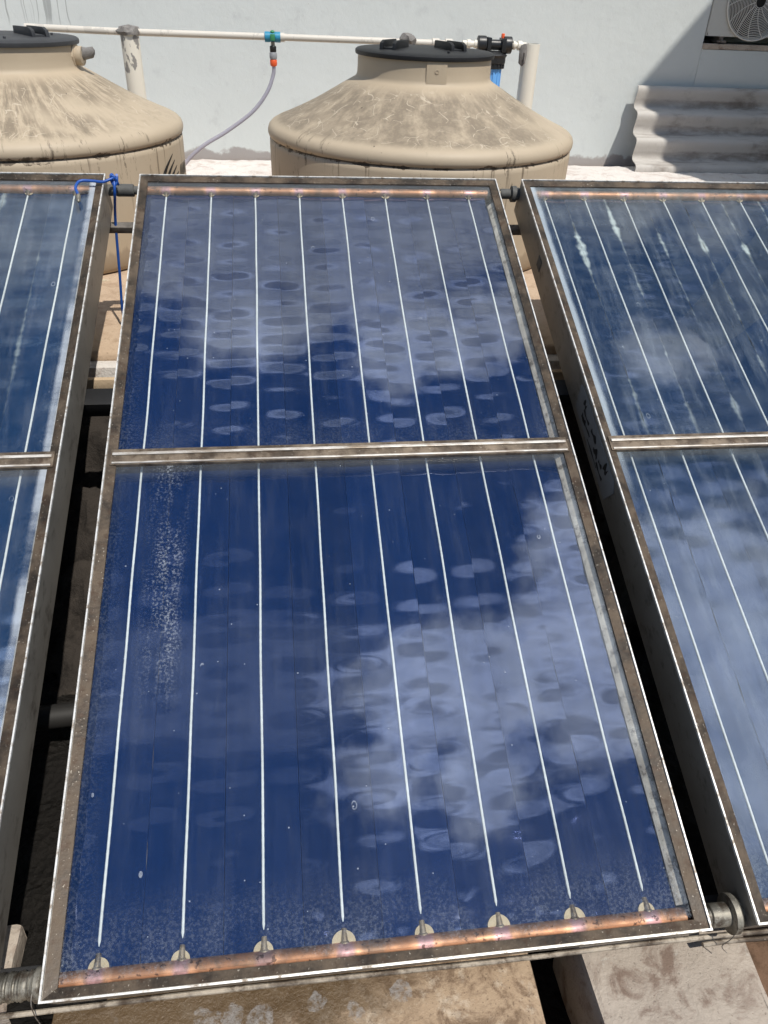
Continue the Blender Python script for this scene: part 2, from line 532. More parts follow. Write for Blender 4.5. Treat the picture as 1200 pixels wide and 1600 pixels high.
def m_glass(g, film=0.02, crust_l=0.0, crust_r=0.0, bottom=0.5, green=False, seed=0.0, streak_x=None, top=0.3):
    o = g.obj()
    x, y, z = g.xyz(o)
    so_ = g.v('ADD', o, (seed, seed * 2.3, 0.0))
    lw = g.n('ShaderNodeLayerWeight')
    lw.inputs['Blend'].default_value = 0.5
    hb = g.bump(g.noise(so_, 5.0, 3), 0.05, 0.004)
    fac = g.m('ADD', g.m('MULTIPLY', g.m('POWER', lw.outputs['Facing'], 5.0), 0.95), 0.045)
    gl = g.n('ShaderNodeBsdfGlossy')
    gl.inputs['Roughness'].default_value = 0.015
    gl.inputs['Color'].default_value = (1, 1, 1, 1)
    g.put(gl.inputs['Normal'], hb)
    tr = g.n('ShaderNodeBsdfTransparent')
    tr.inputs['Color'].default_value = (0.955, 0.975, 0.97, 1)
    ms = g.n('ShaderNodeMixShader')
    g.put(ms.inputs[0], fac)
    g.t.links.new(tr.outputs[0], ms.inputs[1])
    g.t.links.new(gl.outputs[0], ms.inputs[2])
    # dust, dried drops and crust lying on the glass
    n1 = g.noise(so_, 9.0, 7, 0.68)
    n2 = g.noise(so_, 210.0, 3, 0.7)
    st = g.noise(g.comb(g.m('MULTIPLY', x, 9.0), g.m('MULTIPLY', y, 1.1), seed), 4.0, 6, 0.65)
    dust = g.m('MULTIPLY', g.ramp(n1, 0.35, 0.75), film)
    dust = g.m('ADD', dust, g.m('MULTIPLY', g.ramp(st, 0.46, 0.70), film * 1.5))
    fine = g.ramp(n2, 0.46, 0.60)

    def band(coord, a, b, amt):
        cw = g.m('ADD', coord, g.m('MULTIPLY', g.m('SUBTRACT', n1, 0.5), abs(b - a) * 1.1))
        return g.m('MULTIPLY', g.ramp(cw, a, b), amt)
    for lo in (0.026, 0.974):                                  # dust that slid to the foot of each pane
        k = g.m('MULTIPLY', g.ramp(y, lo - 0.004, lo - 0.003, smooth=False), band(y, lo + 0.13, lo + 0.01, bottom * (1.0 if lo < 0.5 else 0.45)))
        dust = g.m('ADD', dust, g.m('MULTIPLY', g.m('MULTIPLY', k, g.ramp(n1, 0.36, 0.58)), g.m('ADD', g.m('MULTIPLY', fine, 0.85), 0.15)))
    for hi in (0.936, 1.9):
        k = g.m('MULTIPLY', g.ramp(y, hi + 0.004, hi + 0.003, smooth=False), band(y, hi - 0.045, hi - 0.004, top * (1.0 if hi > 1.0 else 0.7)))
        dust = g.m('ADD', dust, k)
    dust = g.m('ADD', dust, g.m('MULTIPLY', band(x, 0.07, 0.022, 0.04), fine))
    dust = g.m('ADD', dust, g.m('MULTIPLY', band(x, 0.93, 0.98, 0.05), fine))
    if crust_l:
        dust = g.m('ADD', dust, g.m('MULTIPLY', band(x, 0.042, 0.030, crust_l), g.ramp(y, 0.75, 1.1)))
    if crust_r:
        dust = g.m('ADD', dust, g.m('MULTIPLY', band(x, 0.958, 0.968, crust_r), g.ramp(g.noise(g.comb(0.0, g.m('MULTIPLY', y, 3.0), seed), 1.0, 5, 0.6), 0.40, 0.56)))
    if streak_x is not None:
        k = g.m('ABSOLUTE', g.m('SUBTRACT', x, streak_x))
        k = g.m('MULTIPLY', g.ramp(k, 0.05, 0.005), g.m('MULTIPLY', g.ramp(y, 0.35, 0.6), g.ramp(y, 0.95, 0.93)))
        dust = g.m('ADD', dust, g.m('MULTIPLY', g.m('MULTIPLY', k, 0.36), g.m('MULTIPLY', g.ramp(st, 0.38, 0.62), g.ramp(n2, 0.46, 0.66))))
    # specks and rings of dried drops
    vd = g.voro(so_, 85.0)
    vs = g.n('ShaderNodeSeparateColor')
    g.put(vs.inputs[0], g.voro(so_, 85.0, 'F1', 'Color'))
    clump = g.ramp(g.noise(so_, 5.0, 4, 0.6), 0.36, 0.66)
    sel = g.m('LESS_THAN', vs.outputs[0], g.m('ADD', 0.012, g.m('MULTIPLY', clump, 0.16)))
    rad = g.m('ADD', 0.04, g.m('MULTIPLY', vs.outputs[1], 0.09))
    spk = g.m('MULTIPLY', g.m('LESS_THAN', vd, rad), sel)
    dust = g.m('ADD', dust, g.m('MULTIPLY', spk, 0.36))
    sy = g.comb(x, g.m('MULTIPLY', y, 0.62), seed)
    vd2 = g.voro(sy, 24.0)
    vs2 = g.n('ShaderNodeSeparateColor')
    g.put(vs2.inputs[0], g.voro(sy, 24.0, 'F1', 'Color'))
    ring = g.m('LESS_THAN', g.m('ABSOLUTE', g.m('SUBTRACT', vd2, 0.10)), 0.016)
    ring = g.m('MULTIPLY', ring, g.m('MULTIPLY', g.m('LESS_THAN', vs2.outputs[0], 0.07), g.ramp(g.noise(so_, 40.0, 2), 0.42, 0.55)))
    dust = g.m('ADD', dust, g.m('MULTIPLY', ring, 0.32), clamp=True)
    df = g.n('ShaderNodeBsdfDiffuse')
    df.inputs['Color'].default_value = (0.45, 0.52, 0.57, 1) if green else (0.55, 0.60, 0.66, 1)
    m2 = g.n('ShaderNodeMixShader')
    g.put(m2.inputs[0], dust)
    g.t.links.new(ms.outputs[0], m2.inputs[1])
    g.t.links.new(df.outputs[0], m2.inputs[2])
    return m2.outputs[0]


def m_tank(g, dirt=1.0, radial=False, seed=0.0):
    o = g.obj()
    so_ = g.v('ADD', o, (seed, seed, 0.0))
    x, y, z = g.xyz(o)
    r = g.v('LENGTH', g.comb(x, y, 0.0))
    ang = g.m('ARCTAN2', y, x)
    base = g.mix(g.noise(so_, 4.0, 5), (0.43, 0.35, 0.25), (0.52, 0.43, 0.315))
    # grime that settled on the cone
    band = g.m('MULTIPLY', g.ramp(r, 0.25, 0.33), g.m('MULTIPLY', g.ramp(r, 0.575, 0.53), g.ramp(z, 0.425, 0.445)))
    band = g.m('MULTIPLY', band, g.ramp(g.noise(so_, 3.0, 3), 0.25, 0.45))
    polar = g.comb(g.m('MULTIPLY', ang, 9.0 if radial else 3.0), g.m('MULTIPLY', r, 4.0), seed)
    n1 = g.noise(polar, 2.2, 8, 0.7)
    gr = g.m('MULTIPLY', g.ramp(n1, 0.26, 0.58) if not radial else g.ramp(n1, 0.38, 0.58), band)
    side = g.ramp(x, 0.50, 0.30) if not radial else g.ramp(x, 0.46, 0.30)
    gr = g.m('MULTIPLY', gr, side)
    base = g.mix(g.m('MULTIPLY', gr, 0.78 * dirt), base, (0.17, 0.137, 0.10) if not radial else (0.12, 0.094, 0.066))
    mot = g.ramp(g.noise(so_, 34.0, 7, 0.72), 0.46, 0.62)
    base = g.mix(g.m('MULTIPLY', g.m('MULTIPLY', mot, band), 0.22), base, (0.54, 0.45, 0.33) if not radial else (0.17, 0.13, 0.09))
    # scratches
    for (sc_, th, off) in ((6.0, 0.007, 0.0), (10.0, 0.010, 4.0), (17.0, 0.016, 9.0)):
        q = g.v('ADD', so_, (off, off, off))
        q = g.v('ADD', q, g.v('SCALE', g.noise(q, 5.0, 2, col=True), 0.16))
        e = g.voro(q, sc_, 'DISTANCE_TO_EDGE')
        k = g.m('MULTIPLY', g.m('LESS_THAN', e, th), g.ramp(g.noise(q, 13.0, 2), 0.54, 0.58))
        base = g.mix(g.m('MULTIPLY', g.m('MULTIPLY', k, band), 0.75), base, (0.56, 0.48, 0.37))
    # mould on the shoulder seam and the runs below it
    w = g.m('MULTIPLY', g.m('SUBTRACT', g.noise(so_, 14.0, 6, 0.7), 0.5), 0.016)
    sd = g.m('ABSOLUTE', g.m('SUBTRACT', g.m('ADD', z, w), 0.386))
    thick = g.ramp(g.noise(g.comb(g.m('MULTIPLY', ang, 3.0), 0.0, seed), 1.2, 5, 0.7), 0.42, 0.66, 0.0, 0.014)
    mould = g.m('LESS_THAN', sd, thick)
    mould = g.m('MULTIPLY', mould, g.ramp(g.noise(so_, 40.0, 4), 0.40, 0.55))
    line = g.m('MULTIPLY', g.m('LESS_THAN', g.m('ABSOLUTE', g.m('SUBTRACT', z, 0.386)), 0.0022), g.ramp(g.noise(so_, 7.0, 3), 0.35, 0.5))
    runs = g.noise(g.comb(g.m('MULTIPLY', ang, 26.0), g.m('MULTIPLY', z, 1.5), seed), 1.0, 3, 0.6)
    runs = g.m('MULTIPLY', g.ramp(runs, 0.60, 0.68), g.m('MULTIPLY', g.ramp(z, 0.392, 0.380), g.ramp(z, 0.1, 0.32)))
    base = g.mix(g.m('MULTIPLY', g.m('MAXIMUM', mould, g.m('MAXIMUM', g.m('MULTIPLY', line, 0.9), g.m('MULTIPLY', runs, 0.75))), 0.9), base, (0.075, 0.050, 0.030))
    # sooty blotches and drips on the shoulder
    am = g.ramp(g.noise(g.comb(g.m('MULTIPLY', ang, 3.5), seed + 2.3, 0.0), 1.0, 3), 0.47, 0.58)
    dr2 = g.noise(g.comb(g.m('MULTIPLY', ang, 30.0), g.m('MULTIPLY', r, 9.0), g.m('MULTIPLY', z, 14.0)), 1.0, 7, 0.75)
    zone = g.m('MULTIPLY', g.ramp(z, 0.475, 0.415), g.ramp(z, 0.25, 0.36))
    soot = g.m('MULTIPLY', g.ramp(dr2, 0.55, 0.62), g.m('MULTIPLY', zone, am))
    base = g.mix(g.m('MULTIPLY', soot, 0.75), base, (0.07, 0.052, 0.036))
    low = g.ramp(g.m('ADD', z, g.m('MULTIPLY', g.m('SUBTRACT', n1, 0.5), 0.10)), 0.085, 0.065)
    base = g.mix(g.m('MULTIPLY', low, 0.6), base, (0.26, 0.20, 0.14))
    spk = g.m('MULTIPLY', g.ramp(g.noise(so_, 60.0, 4, 0.6), 0.69, 0.72), g.ramp(g.noise(so_, 5.0, 2), 0.48, 0.6))
    base = g.mix(g.m('MULTIPLY', spk, 0.8), base, (0.06, 0.045, 0.03))
    return g.prin(base, 0.55, 0.0, g.bump(g.noise(so_, 40.0, 5), 0.12, 0.003), 0.35)


def m_cement_sheet(g):
    o = g.obj()
    x, y, z = g.xyz(o)
    base = g.mix(g.noise(o, 3.0, 6, 0.6), (0.42, 0.395, 0.36), (0.60, 0.575, 0.54))
    st = g.noise(g.comb(g.m('MULTIPLY', x, 0.5), g.m('MULTIPLY', y, 4.0), 2.0), 5.0, 7, 0.7)
    base = g.mix(g.m('MULTIPLY', g.ramp(st, 0.48, 0.70), 0.7), base, (0.13, 0.10, 0.08))
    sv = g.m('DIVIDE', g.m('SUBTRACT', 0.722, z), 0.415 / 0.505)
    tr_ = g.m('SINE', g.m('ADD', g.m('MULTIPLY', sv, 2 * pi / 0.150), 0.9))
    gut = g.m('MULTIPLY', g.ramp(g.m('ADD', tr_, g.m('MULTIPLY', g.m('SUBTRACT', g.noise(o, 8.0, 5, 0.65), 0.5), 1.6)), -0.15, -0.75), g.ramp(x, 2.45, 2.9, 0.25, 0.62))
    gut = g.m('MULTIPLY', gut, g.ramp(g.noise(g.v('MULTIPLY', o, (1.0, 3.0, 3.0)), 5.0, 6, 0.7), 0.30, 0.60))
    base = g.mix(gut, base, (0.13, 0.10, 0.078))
    h = g.noise(o, 60.0, 6, 0.65)
    return g.prin(base, 0.85, 0.0, g.bump(h, 0.4, 0.004), 0.2)


def m_pvc(g, col=(0.80, 0.76, 0.66), patch=0.0):
    o = g.obj()
    base = g.mix(g.noise(o, 8.0, 5), tuple(c * 0.92 for c in col), col)
    if patch:
        k = g.ramp(g.noise(g.v('MULTIPLY', o, (1.0, 1.0, 0.45)), 20.0, 5, 0.6), 0.575, 0.60)
        base = g.mix(g.m('MULTIPLY', k, patch), base, (0.23, 0.22, 0.21))
    return g.prin(base, 0.45, 0.0, None, 0.4)


def m_hose(g):
    a = g.prin((0.44, 0.43, 0.49), 0.35)
    tr = g.n('ShaderNodeBsdfTransparent')
    tr.inputs['Color'].default_value = (0.86, 0.85, 0.94, 1)
    ms = g.n('ShaderNodeMixShader')
    ms.inputs[0].default_value = 0.35
    g.t.links.new(a, ms.inputs[1])
    g.t.links.new(tr.outputs[0], ms.inputs[2])
    return ms.outputs[0]


def m_soap(g):
    o = g.obj()
    b = g.noise(o, 70.0, 5, 0.65)
    a = g.prin(g.mix(b, (0.20, 0.20, 0.20), (0.55, 0.55, 0.56)), 0.10, 0.0, g.bump(g.noise(o, 30.0, 2), 0.15, 0.002))
    tr = g.n('ShaderNodeBsdfTransparent')
    ms = g.n('ShaderNodeMixShader')
    g.put(ms.inputs[0], g.ramp(b, 0.35, 0.6, 0.45, 0.95))
    g.t.links.new(tr.outputs[0], ms.inputs[1])
    g.t.links.new(a, ms.inputs[2])
    return ms.outputs[0]


def m_wet(g):
    o = g.obj()
    x, y, z = g.xyz(o)
    base = g.mix(g.noise(o, 9.0, 8, 0.68), (0.30, 0.20, 0.12), (0.56, 0.43, 0.30))
    pat = g.ramp(g.noise(g.v('ADD', o, (3.1, 1.7, 0.4)), 14.0, 8, 0.72, 0.5), 0.46, 0.60)
    base = g.mix(g.m('MULTIPLY', pat, 0.75), base, (0.13, 0.078, 0.045))
    pale = g.ramp(g.noise(g.v('ADD', o, (7.1, 2.7, 5.4)), 22.0, 8, 0.72), 0.52, 0.66)
    base = g.mix(g.m('MULTIPLY', pale, 0.6), base, (0.64, 0.54, 0.42))
    w1 = g.m('ADD', y, g.m('MULTIPLY', g.m('SUBTRACT', g.noise(o, 13.0, 7, 0.66), 0.5), 0.16))
    wet = g.m('MULTIPLY', g.ramp(w1, -0.035, 0.005), g.ramp(x, 0.62, 0.40))
    base = g.mix(g.m('MULTIPLY', wet, 0.85), base, (0.085, 0.052, 0.022))
    so1 = g.v('ADD', o, g.v('SCALE', g.v('SUBTRACT', g.noise(o, 24.0, 4, col=True), (0.5, 0.5, 0.5)), 0.05))
    foam = g.m('MULTIPLY', g.ramp(g.voro(so1, 17.0), 0.36, 0.32), g.m('MULTIPLY', g.ramp(g.noise(o, 6.0, 2), 0.36, 0.44), g.m('MULTIPLY', g.ramp(wet, 0.15, 0.35), g.ramp(x, 0.06, 0.12))))
    foam = g.m('MULTIPLY', foam, g.ramp(g.noise(o, 80.0, 5, 0.7), 0.38, 0.62, 0.0, 0.50))
    base = g.mix(foam, base, (0.36, 0.36, 0.36))
    sp = g.ramp(g.noise(o, 190.0, 3, 0.6), 0.60, 0.70)
    base = g.mix(g.m('MULTIPLY', sp, 0.6), base, (0.10, 0.065, 0.04))
    h = g.m('ADD', g.noise(o, 45.0, 8, 0.72), g.m('MULTIPLY', g.noise(o, 190.0, 4, 0.6), 0.4))
    return g.prin(base, g.m('SUBTRACT', 0.9, g.m('MULTIPLY', wet, 0.6)), 0.0, g.bump(h, 0.6, 0.008), 0.4)


WALL = mat('painted render', m_wall)
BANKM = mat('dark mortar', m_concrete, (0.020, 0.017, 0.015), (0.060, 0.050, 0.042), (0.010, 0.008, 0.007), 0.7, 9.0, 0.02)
PLAST = mat('plinth mortar', m_concrete, (0.44, 0.32, 0.22), (0.58, 0.45, 0.33), (0.25, 0.16, 0.10), 0.5, 7.0)
BLOCKM = mat('pale block concrete', m_concrete, (0.32, 0.265, 0.215), (0.56, 0.49, 0.415), (0.22, 0.16, 0.125), 1.0, 11.0, 0.010)
BROWNC = mat('brown concrete', m_concrete, (0.30, 0.20, 0.12), (0.50, 0.38, 0.26), (0.11, 0.062, 0.03), 0.9, 9.0, 0.02)
GREYC = mat('grey mortar', m_concrete, (0.05, 0.043, 0.036), (0.12, 0.10, 0.082), (0.018, 0.015, 0.013), 0.7, 9.0, 0.015)
DARKC = mat('damp brown ground', m_concrete, (0.13, 0.075, 0.045), (0.24, 0.15, 0.10), (0.06, 0.035, 0.02), 0.7, 12.0, 0.012)
WETC = mat('wet brown concrete', m_wet)
WHITEM = mat('white sealant', m_concrete, (0.62, 0.58, 0.54), (0.78, 0.74, 0.70), (0.42, 0.30, 0.25), 0.5, 8.0, 0.012)
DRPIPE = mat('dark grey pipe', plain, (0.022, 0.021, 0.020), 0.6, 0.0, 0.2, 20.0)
BITU = mat('bitumen', m_bitumen)
RIM = mat('weathered rim', m_rim)
RIM2 = mat('bar metal', m_rim, (0.075, 0.056, 0.040), (0.26, 0.205, 0.15), 0.4)
TRIM = mat('scraped edge', m_trim)
SIDE = mat('galvanised side', m_side)
BAR = mat('glazing bar metal', m_bar)
STUB = mat('tarnished riser', m_rim, (0.16, 0.12, 0.09), (0.40, 0.32, 0.24), 0.6)
COPPER = mat('heat stained copper', m_copper)
COPPERD = mat('dull copper', m_copper, 0.50)
CREAM = mat('insulation foam', plain, (0.56, 0.45, 0.31), 0.8, 0.0, 0.22, 40.0, 0.002)
LINER = mat('liner sheet', m_rim, (0.30, 0.24, 0.20), (0.55, 0.48, 0.42), 0.15)
FOAM = mat('grimy insulation strip', m_rim, (0.42, 0.355, 0.30), (0.74, 0.655, 0.57), 0.0)
WELD = mat('weld seam', plain, (0.80, 0.81, 0.82), 0.5, 0.0, 0.22, 14.0, 0.0015)
BLACKP = mat('black plastic', plain, (0.020, 0.021, 0.023), 0.38, 0.0, 0.25, 20.0, 0.001)
LIDM = mat('black lid plastic', plain, (0.008, 0.0085, 0.010), 0.55, 0.0, 0.3, 14.0, 0.002)
LIDW = mat('worn lid plastic', plain, (0.045, 0.047, 0.052), 0.55, 0.0, 0.35, 10.0, 0.002)
BRASS = mat('grimy brass', m_rim, (0.13, 0.12, 0.10), (0.36, 0.34, 0.29), 0.7)
RUBBER = mat('grey rubber sleeve', plain, (0.10, 0.10, 0.095), 0.7, 0.0, 0.3, 40.0, 0.002)
RODM = mat('rusty rod', m_rim, (0.10, 0.075, 0.055), (0.50, 0.44, 0.36), 0.5)
STEEL = mat('dull steel', m_rim, (0.10, 0.09, 0.08), (0.24, 0.22, 0.20), 0.5)
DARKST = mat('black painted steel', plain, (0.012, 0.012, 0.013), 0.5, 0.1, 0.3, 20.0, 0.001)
PVC = mat('cream pipe', m_pvc)
PVCP = mat('patched pipe', m_pvc, (0.80, 0.76, 0.66), 0.9)
PIPE = mat('pale water pipe', m_pvc, (0.66, 0.62, 0.55), 0.25)
CEMENT = mat('cement lump', plain, (0.25, 0.235, 0.22), 0.95, 0.0, 0.3, 60.0, 0.006)
BLUEW = mat('blue cable', plain, (0.014, 0.085, 0.38), 0.4, 0.0, 0.1, 30.0)
BLUEF = mat('blue filter bowl', plain, (0.17, 0.46, 0.92), 0.3, 0.0, 0.06, 10.0)
TEAL = mat('teal valve', plain, (0.03, 0.28, 0.46), 0.4, 0.0, 0.2, 60.0)
GREEN = mat('green tap', plain, (0.05, 0.28, 0.12), 0.5, 0.0, 0.2, 60.0)
GREYP = mat('grey connector', plain, (0.33, 0.34, 0.36), 0.5, 0.0, 0.1, 40.0)
REDP = mat('orange collar', plain, (0.85, 0.12, 0.03), 0.45, 0.0, 0.05, 40.0)
HOSE = mat('clear hose', m_hose)
SHEET = mat('fibre cement', m_cement_sheet)
ACW = mat('casing enamel', plain, (0.60, 0.60, 0.56), 0.5, 0.0, 0.05, 6.0)
ACG = mat('guard wire', plain, (0.62, 0.61, 0.57), 0.5, 0.0, 0.05, 6.0)
ACD = mat('dark fan interior', plain, (0.03, 0.028, 0.026), 0.7, 0.0, 0.2, 8.0)
INK = mat('black print', plain, (0.012, 0.012, 0.012), 0.6, 0.0, 0.2, 30.0)
PAPER = mat('sticker paper', plain, (0.20, 0.205, 0.21), 0.6, 0.0, 0.12, 25.0)
TIMBER = mat('pale timber', m_concrete, (0.50, 0.38, 0.25), (0.64, 0.50, 0.35), (0.25, 0.17, 0.10), 0.3, 20.0, 0.003)
SOAP = mat('soapy puddle', m_soap)

# ------------------------------------------------------------------ setting
ZP = 0.295        # top of the plinth under the tanks
ZG = -0.32        # bitumen roof
WY = 4.30         # face of the wall

tag(G().grid(lambda u, v: ((u - 0.5) * 160, -80 + v * 160, ZG), 2, 2).make('roof_floor', BITU, smooth=False), kind='structure')
near = G()
near.grid(lambda u, v: (lambda x, y: (x, y, ZG + 0.012 + 0.03 * mnoise.fractal(Vector((x * 5, y * 5, 0)), 0.8, 2, 5)))(-2 + u * 5, -1.2 + v * 2.7), 160, 100)
tag(near.make('roof_coating', BITU), kind='structure')

pl = G()
pl.box(-4, 7, 1.58, WY + 0.3, ZG - 0.02, ZP)
o = pl.make('tank_terrace', PLAST, bevel=0.022, seg=4)
tag(o, kind='structure')
kb = G().box(-4, 7, 1.528, 1.578, 0.02, 0.272).make('kerb', WHITEM, bevel=0.006)
tag(kb, kind='structure')
bank = G()


def bankf(u, v):
    x = -1.2 + u * 3.6
    prof = [(1.526, 0.235), (1.44, 0.16), (1.33, 0.05), (1.20, -0.07), (1.05, -0.20), (0.92, -0.30), (0.80, -0.34)]
    t = v * (len(prof) - 1)
    i = min(int(t), len(prof) - 2)
    f = t - i
    y = prof[i][0] * (1 - f) + prof[i + 1][0] * f
    z = prof[i][1] * (1 - f) + prof[i + 1][1] * f
    n = 0.045 * mnoise.fractal(Vector((x * 7, y * 7, z * 7)), 0.7, 2, 5)
    return (x, y - n * 0.5 * min(1, v * 5), z + n * min(1, v * 5))


bank.grid(bankf, 200, 60)
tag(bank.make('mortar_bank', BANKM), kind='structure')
tag(G().box(-2.0, 3.2, 1.470, 1.488, 0.235, 0.262).make('timber_lath', TIMBER, bevel=0.002),
    'thin pale timber lath lying along the foot of the light terrace edge', 'lath')

# sealant strip along the foot of the wall and around the tanks
strip = G()
strip.grid(lambda u, v: (lambda x, y: (x, y, ZP + 0.004 + (0.03 * (1 - abs(2 * v - 1) ** 3) + 0.008 * mnoise.fractal(Vector((x * 9, y * 9, 1)), 0.8, 2, 4)) * min(1, 6 * v, 6 * (1 - v))))(-3 + u * 8, WY - 0.62 + v * 0.60 + 0.03 * mnoise.noise(Vector((u * 70, 0, 0)))), 220, 24)
tag(strip.make('sealant_strip', WHITEM), kind='structure')

w = G()
w.box(-9, 2.05, WY, WY + 0.3, ZG - 0.05, 4.7)
w.box(2.05, 2.79, WY, WY + 0.3, ZG - 0.05, 4.2)
w.box(3.72, 12, WY, WY + 0.3, ZG - 0.05, 4.2)
w.box(2.79, 3.72, WY, WY + 0.3, ZG - 0.05, 0.945)
w.box(2.79, 3.72, WY, WY + 0.3, 1.60, 4.2)
w.box(2.79, 3.72, WY + 0.299, WY + 0.45, 0.90, 1.65)
tag(w.make('building_wall', WALL, smooth=False), 'tall pale blue grey rendered wall behind the water tanks', 'wall')

# pier that carries the condenser
pier = empty('wall_pier', (0, 0, 0), 'shaded grey pier on the wall under the air conditioner with a cracked ledge', 'pier')
G().box(2.79, 4.4, WY - 0.010, WY - 0.002, ZP, 0.920).make('pier_body', WALL, pier, smooth=False)
lg = G()
lg.box(2.79, 3.72, WY - 0.014, WY - 0.002, 0.921, 0.950)
lg.make('ledge', BLOCKM, pier, bevel=0.004, rough=(5, 0.002, 20))

# unseen slab added off to the right so its edge shades the wall
T0 = 3.6
A0 = Vector((2.45, WY, 0.715)) + SUN * T0
e = Vector((0.336, 0, 0.44)) - SUN * (0.44 / SUN.z)
e.z = 0
e.normalize()
nrm = Vector((e.y, -e.x, 0))
B0 = A0 + e * 4.5
shade_slab = G()
c4 = [A0, B0, B0 + nrm * 0.35, A0 + nrm * 0.35]
shade_slab.add([(p.x, p.y, ZG) for p in c4] + [(p.x, p.y, A0.z) for p in c4], [(3, 2, 1, 0), (4, 5, 6, 7), (0, 1, 5, 4), (1, 2, 6, 5), (2, 3, 7, 6), (3, 0, 4, 7)])
tag(shade_slab.make('shade_wall', WALL, smooth=False), 'high plain grey wall added out of view to the right, placed to shade the condenser', 'wall')

# ------------------------------------------------------------------ foreground concrete
bl = G()
bl.prism([(-0.02, -0.60), (0.745, -0.62), (0.742, 0.10), (-0.02, 0.12)], ZG - 0.02, -0.135)
tag(bl.make('concrete_block', WETC, bevel=0.008, rough=(8, 0.0035, 14)),
    'long brown stained concrete block wet with soapy water under the middle collector', 'concrete block', 'concrete blocks under the collectors')
b2 = G()
b2.prism([(0.835, -0.60), (1.085, -0.60), (1.125, 0.05), (1.10, 0.12), (0.83, 0.12)], ZG - 0.02, -0.138)
tag(b2.make('concrete_block', BLOCKM, bevel=0.012, rough=(7, 0.006, 8)),
    'pale mottled concrete block at the lower right, beside the dark slot', 'concrete block', 'concrete blocks under the collectors')
b3 = G()
b3.prism([(-0.42, 0.055), (-0.092, 0.055), (-0.095, 0.190), (-0.42, 0.185)], ZG - 0.02, -0.125)
tag(b3.make('concrete_block', BLOCKM, bevel=0.012, rough=(6, 0.008, 9)),
    'rough pale block at the left, behind the lower pipe coupling', 'concrete block', 'concrete blocks under the collectors')
b3_shade = G()  # dark block put in for the collector's shadow across the pale block
b3_shade.prism([(-0.088, 0.050), (0.06, 0.055), (0.05, 0.20), (-0.092, 0.195)], ZG - 0.02, -0.128)
tag(b3_shade.make('concrete_block', BITU, bevel=0.012, rough=(6, 0.010, 9)),
    'dark block standing in for the shaded half of the pale block at the lower left corner of the middle collector', 'concrete block', 'concrete blocks under the collectors')
b4 = G()
b4.prism([(-0.45, -0.60), (-0.035, -0.60), (-0.035, 0.02), (-0.45, 0.03)], ZG - 0.02, -0.155)
tag(b4.make('concrete_block', BROWNC, bevel=0.012, rough=(6, 0.010, 9)),
    'crumbling brown and white block at the lower left corner', 'concrete block', 'concrete blocks under the collectors')
b5 = G().grid(lambda u, v: (lambda x, y: (x, y, -0.20 + 0.03 * mnoise.fractal(Vector((x * 8, y * 8, 3)), 0.8, 2, 5)))(1.09 + u * 0.9, -0.6 + v * 0.75), 60, 50)
tag(b5.make('earth', DARKC), kind='structure')
b6 = G().prism([(0.99, 0.16), (1.075, 0.15), (1.08, 0.30), (1.05, 0.42), (0.98, 0.40)], ZG - 0.02, -0.16)
tag(b6.make('stone', GREYC, bevel=0.012, rough=(6, 0.012, 10)), 'rough grey stone lying in the gap between the middle and right collectors', 'stone')
b7 = G().prism([(1.19, -0.085), (1.27, -0.10), (1.28, -0.04), (1.2, -0.03)], -0.19, -0.15)
tag(b7.make('stone', BLOCKM, bevel=0.01, rough=(4, 0.006, 15)), 'small pale stone at the lower right edge', 'stone')

# ------------------------------------------------------------------ solar collectors
TILT = RAD(22.086)
ROT = (TILT, 0, 0)
H = 1.924
DEP = 0.100
PITCH = 0.1215
X0 = 0.0070
FIN0, FIN1 = 0.0375, 1.884


def slope(x0, x, s, z):
    return Vector((x0 + x, s * cos(TILT) - z * sin(TILT), s * sin(TILT) + z * cos(TILT)))


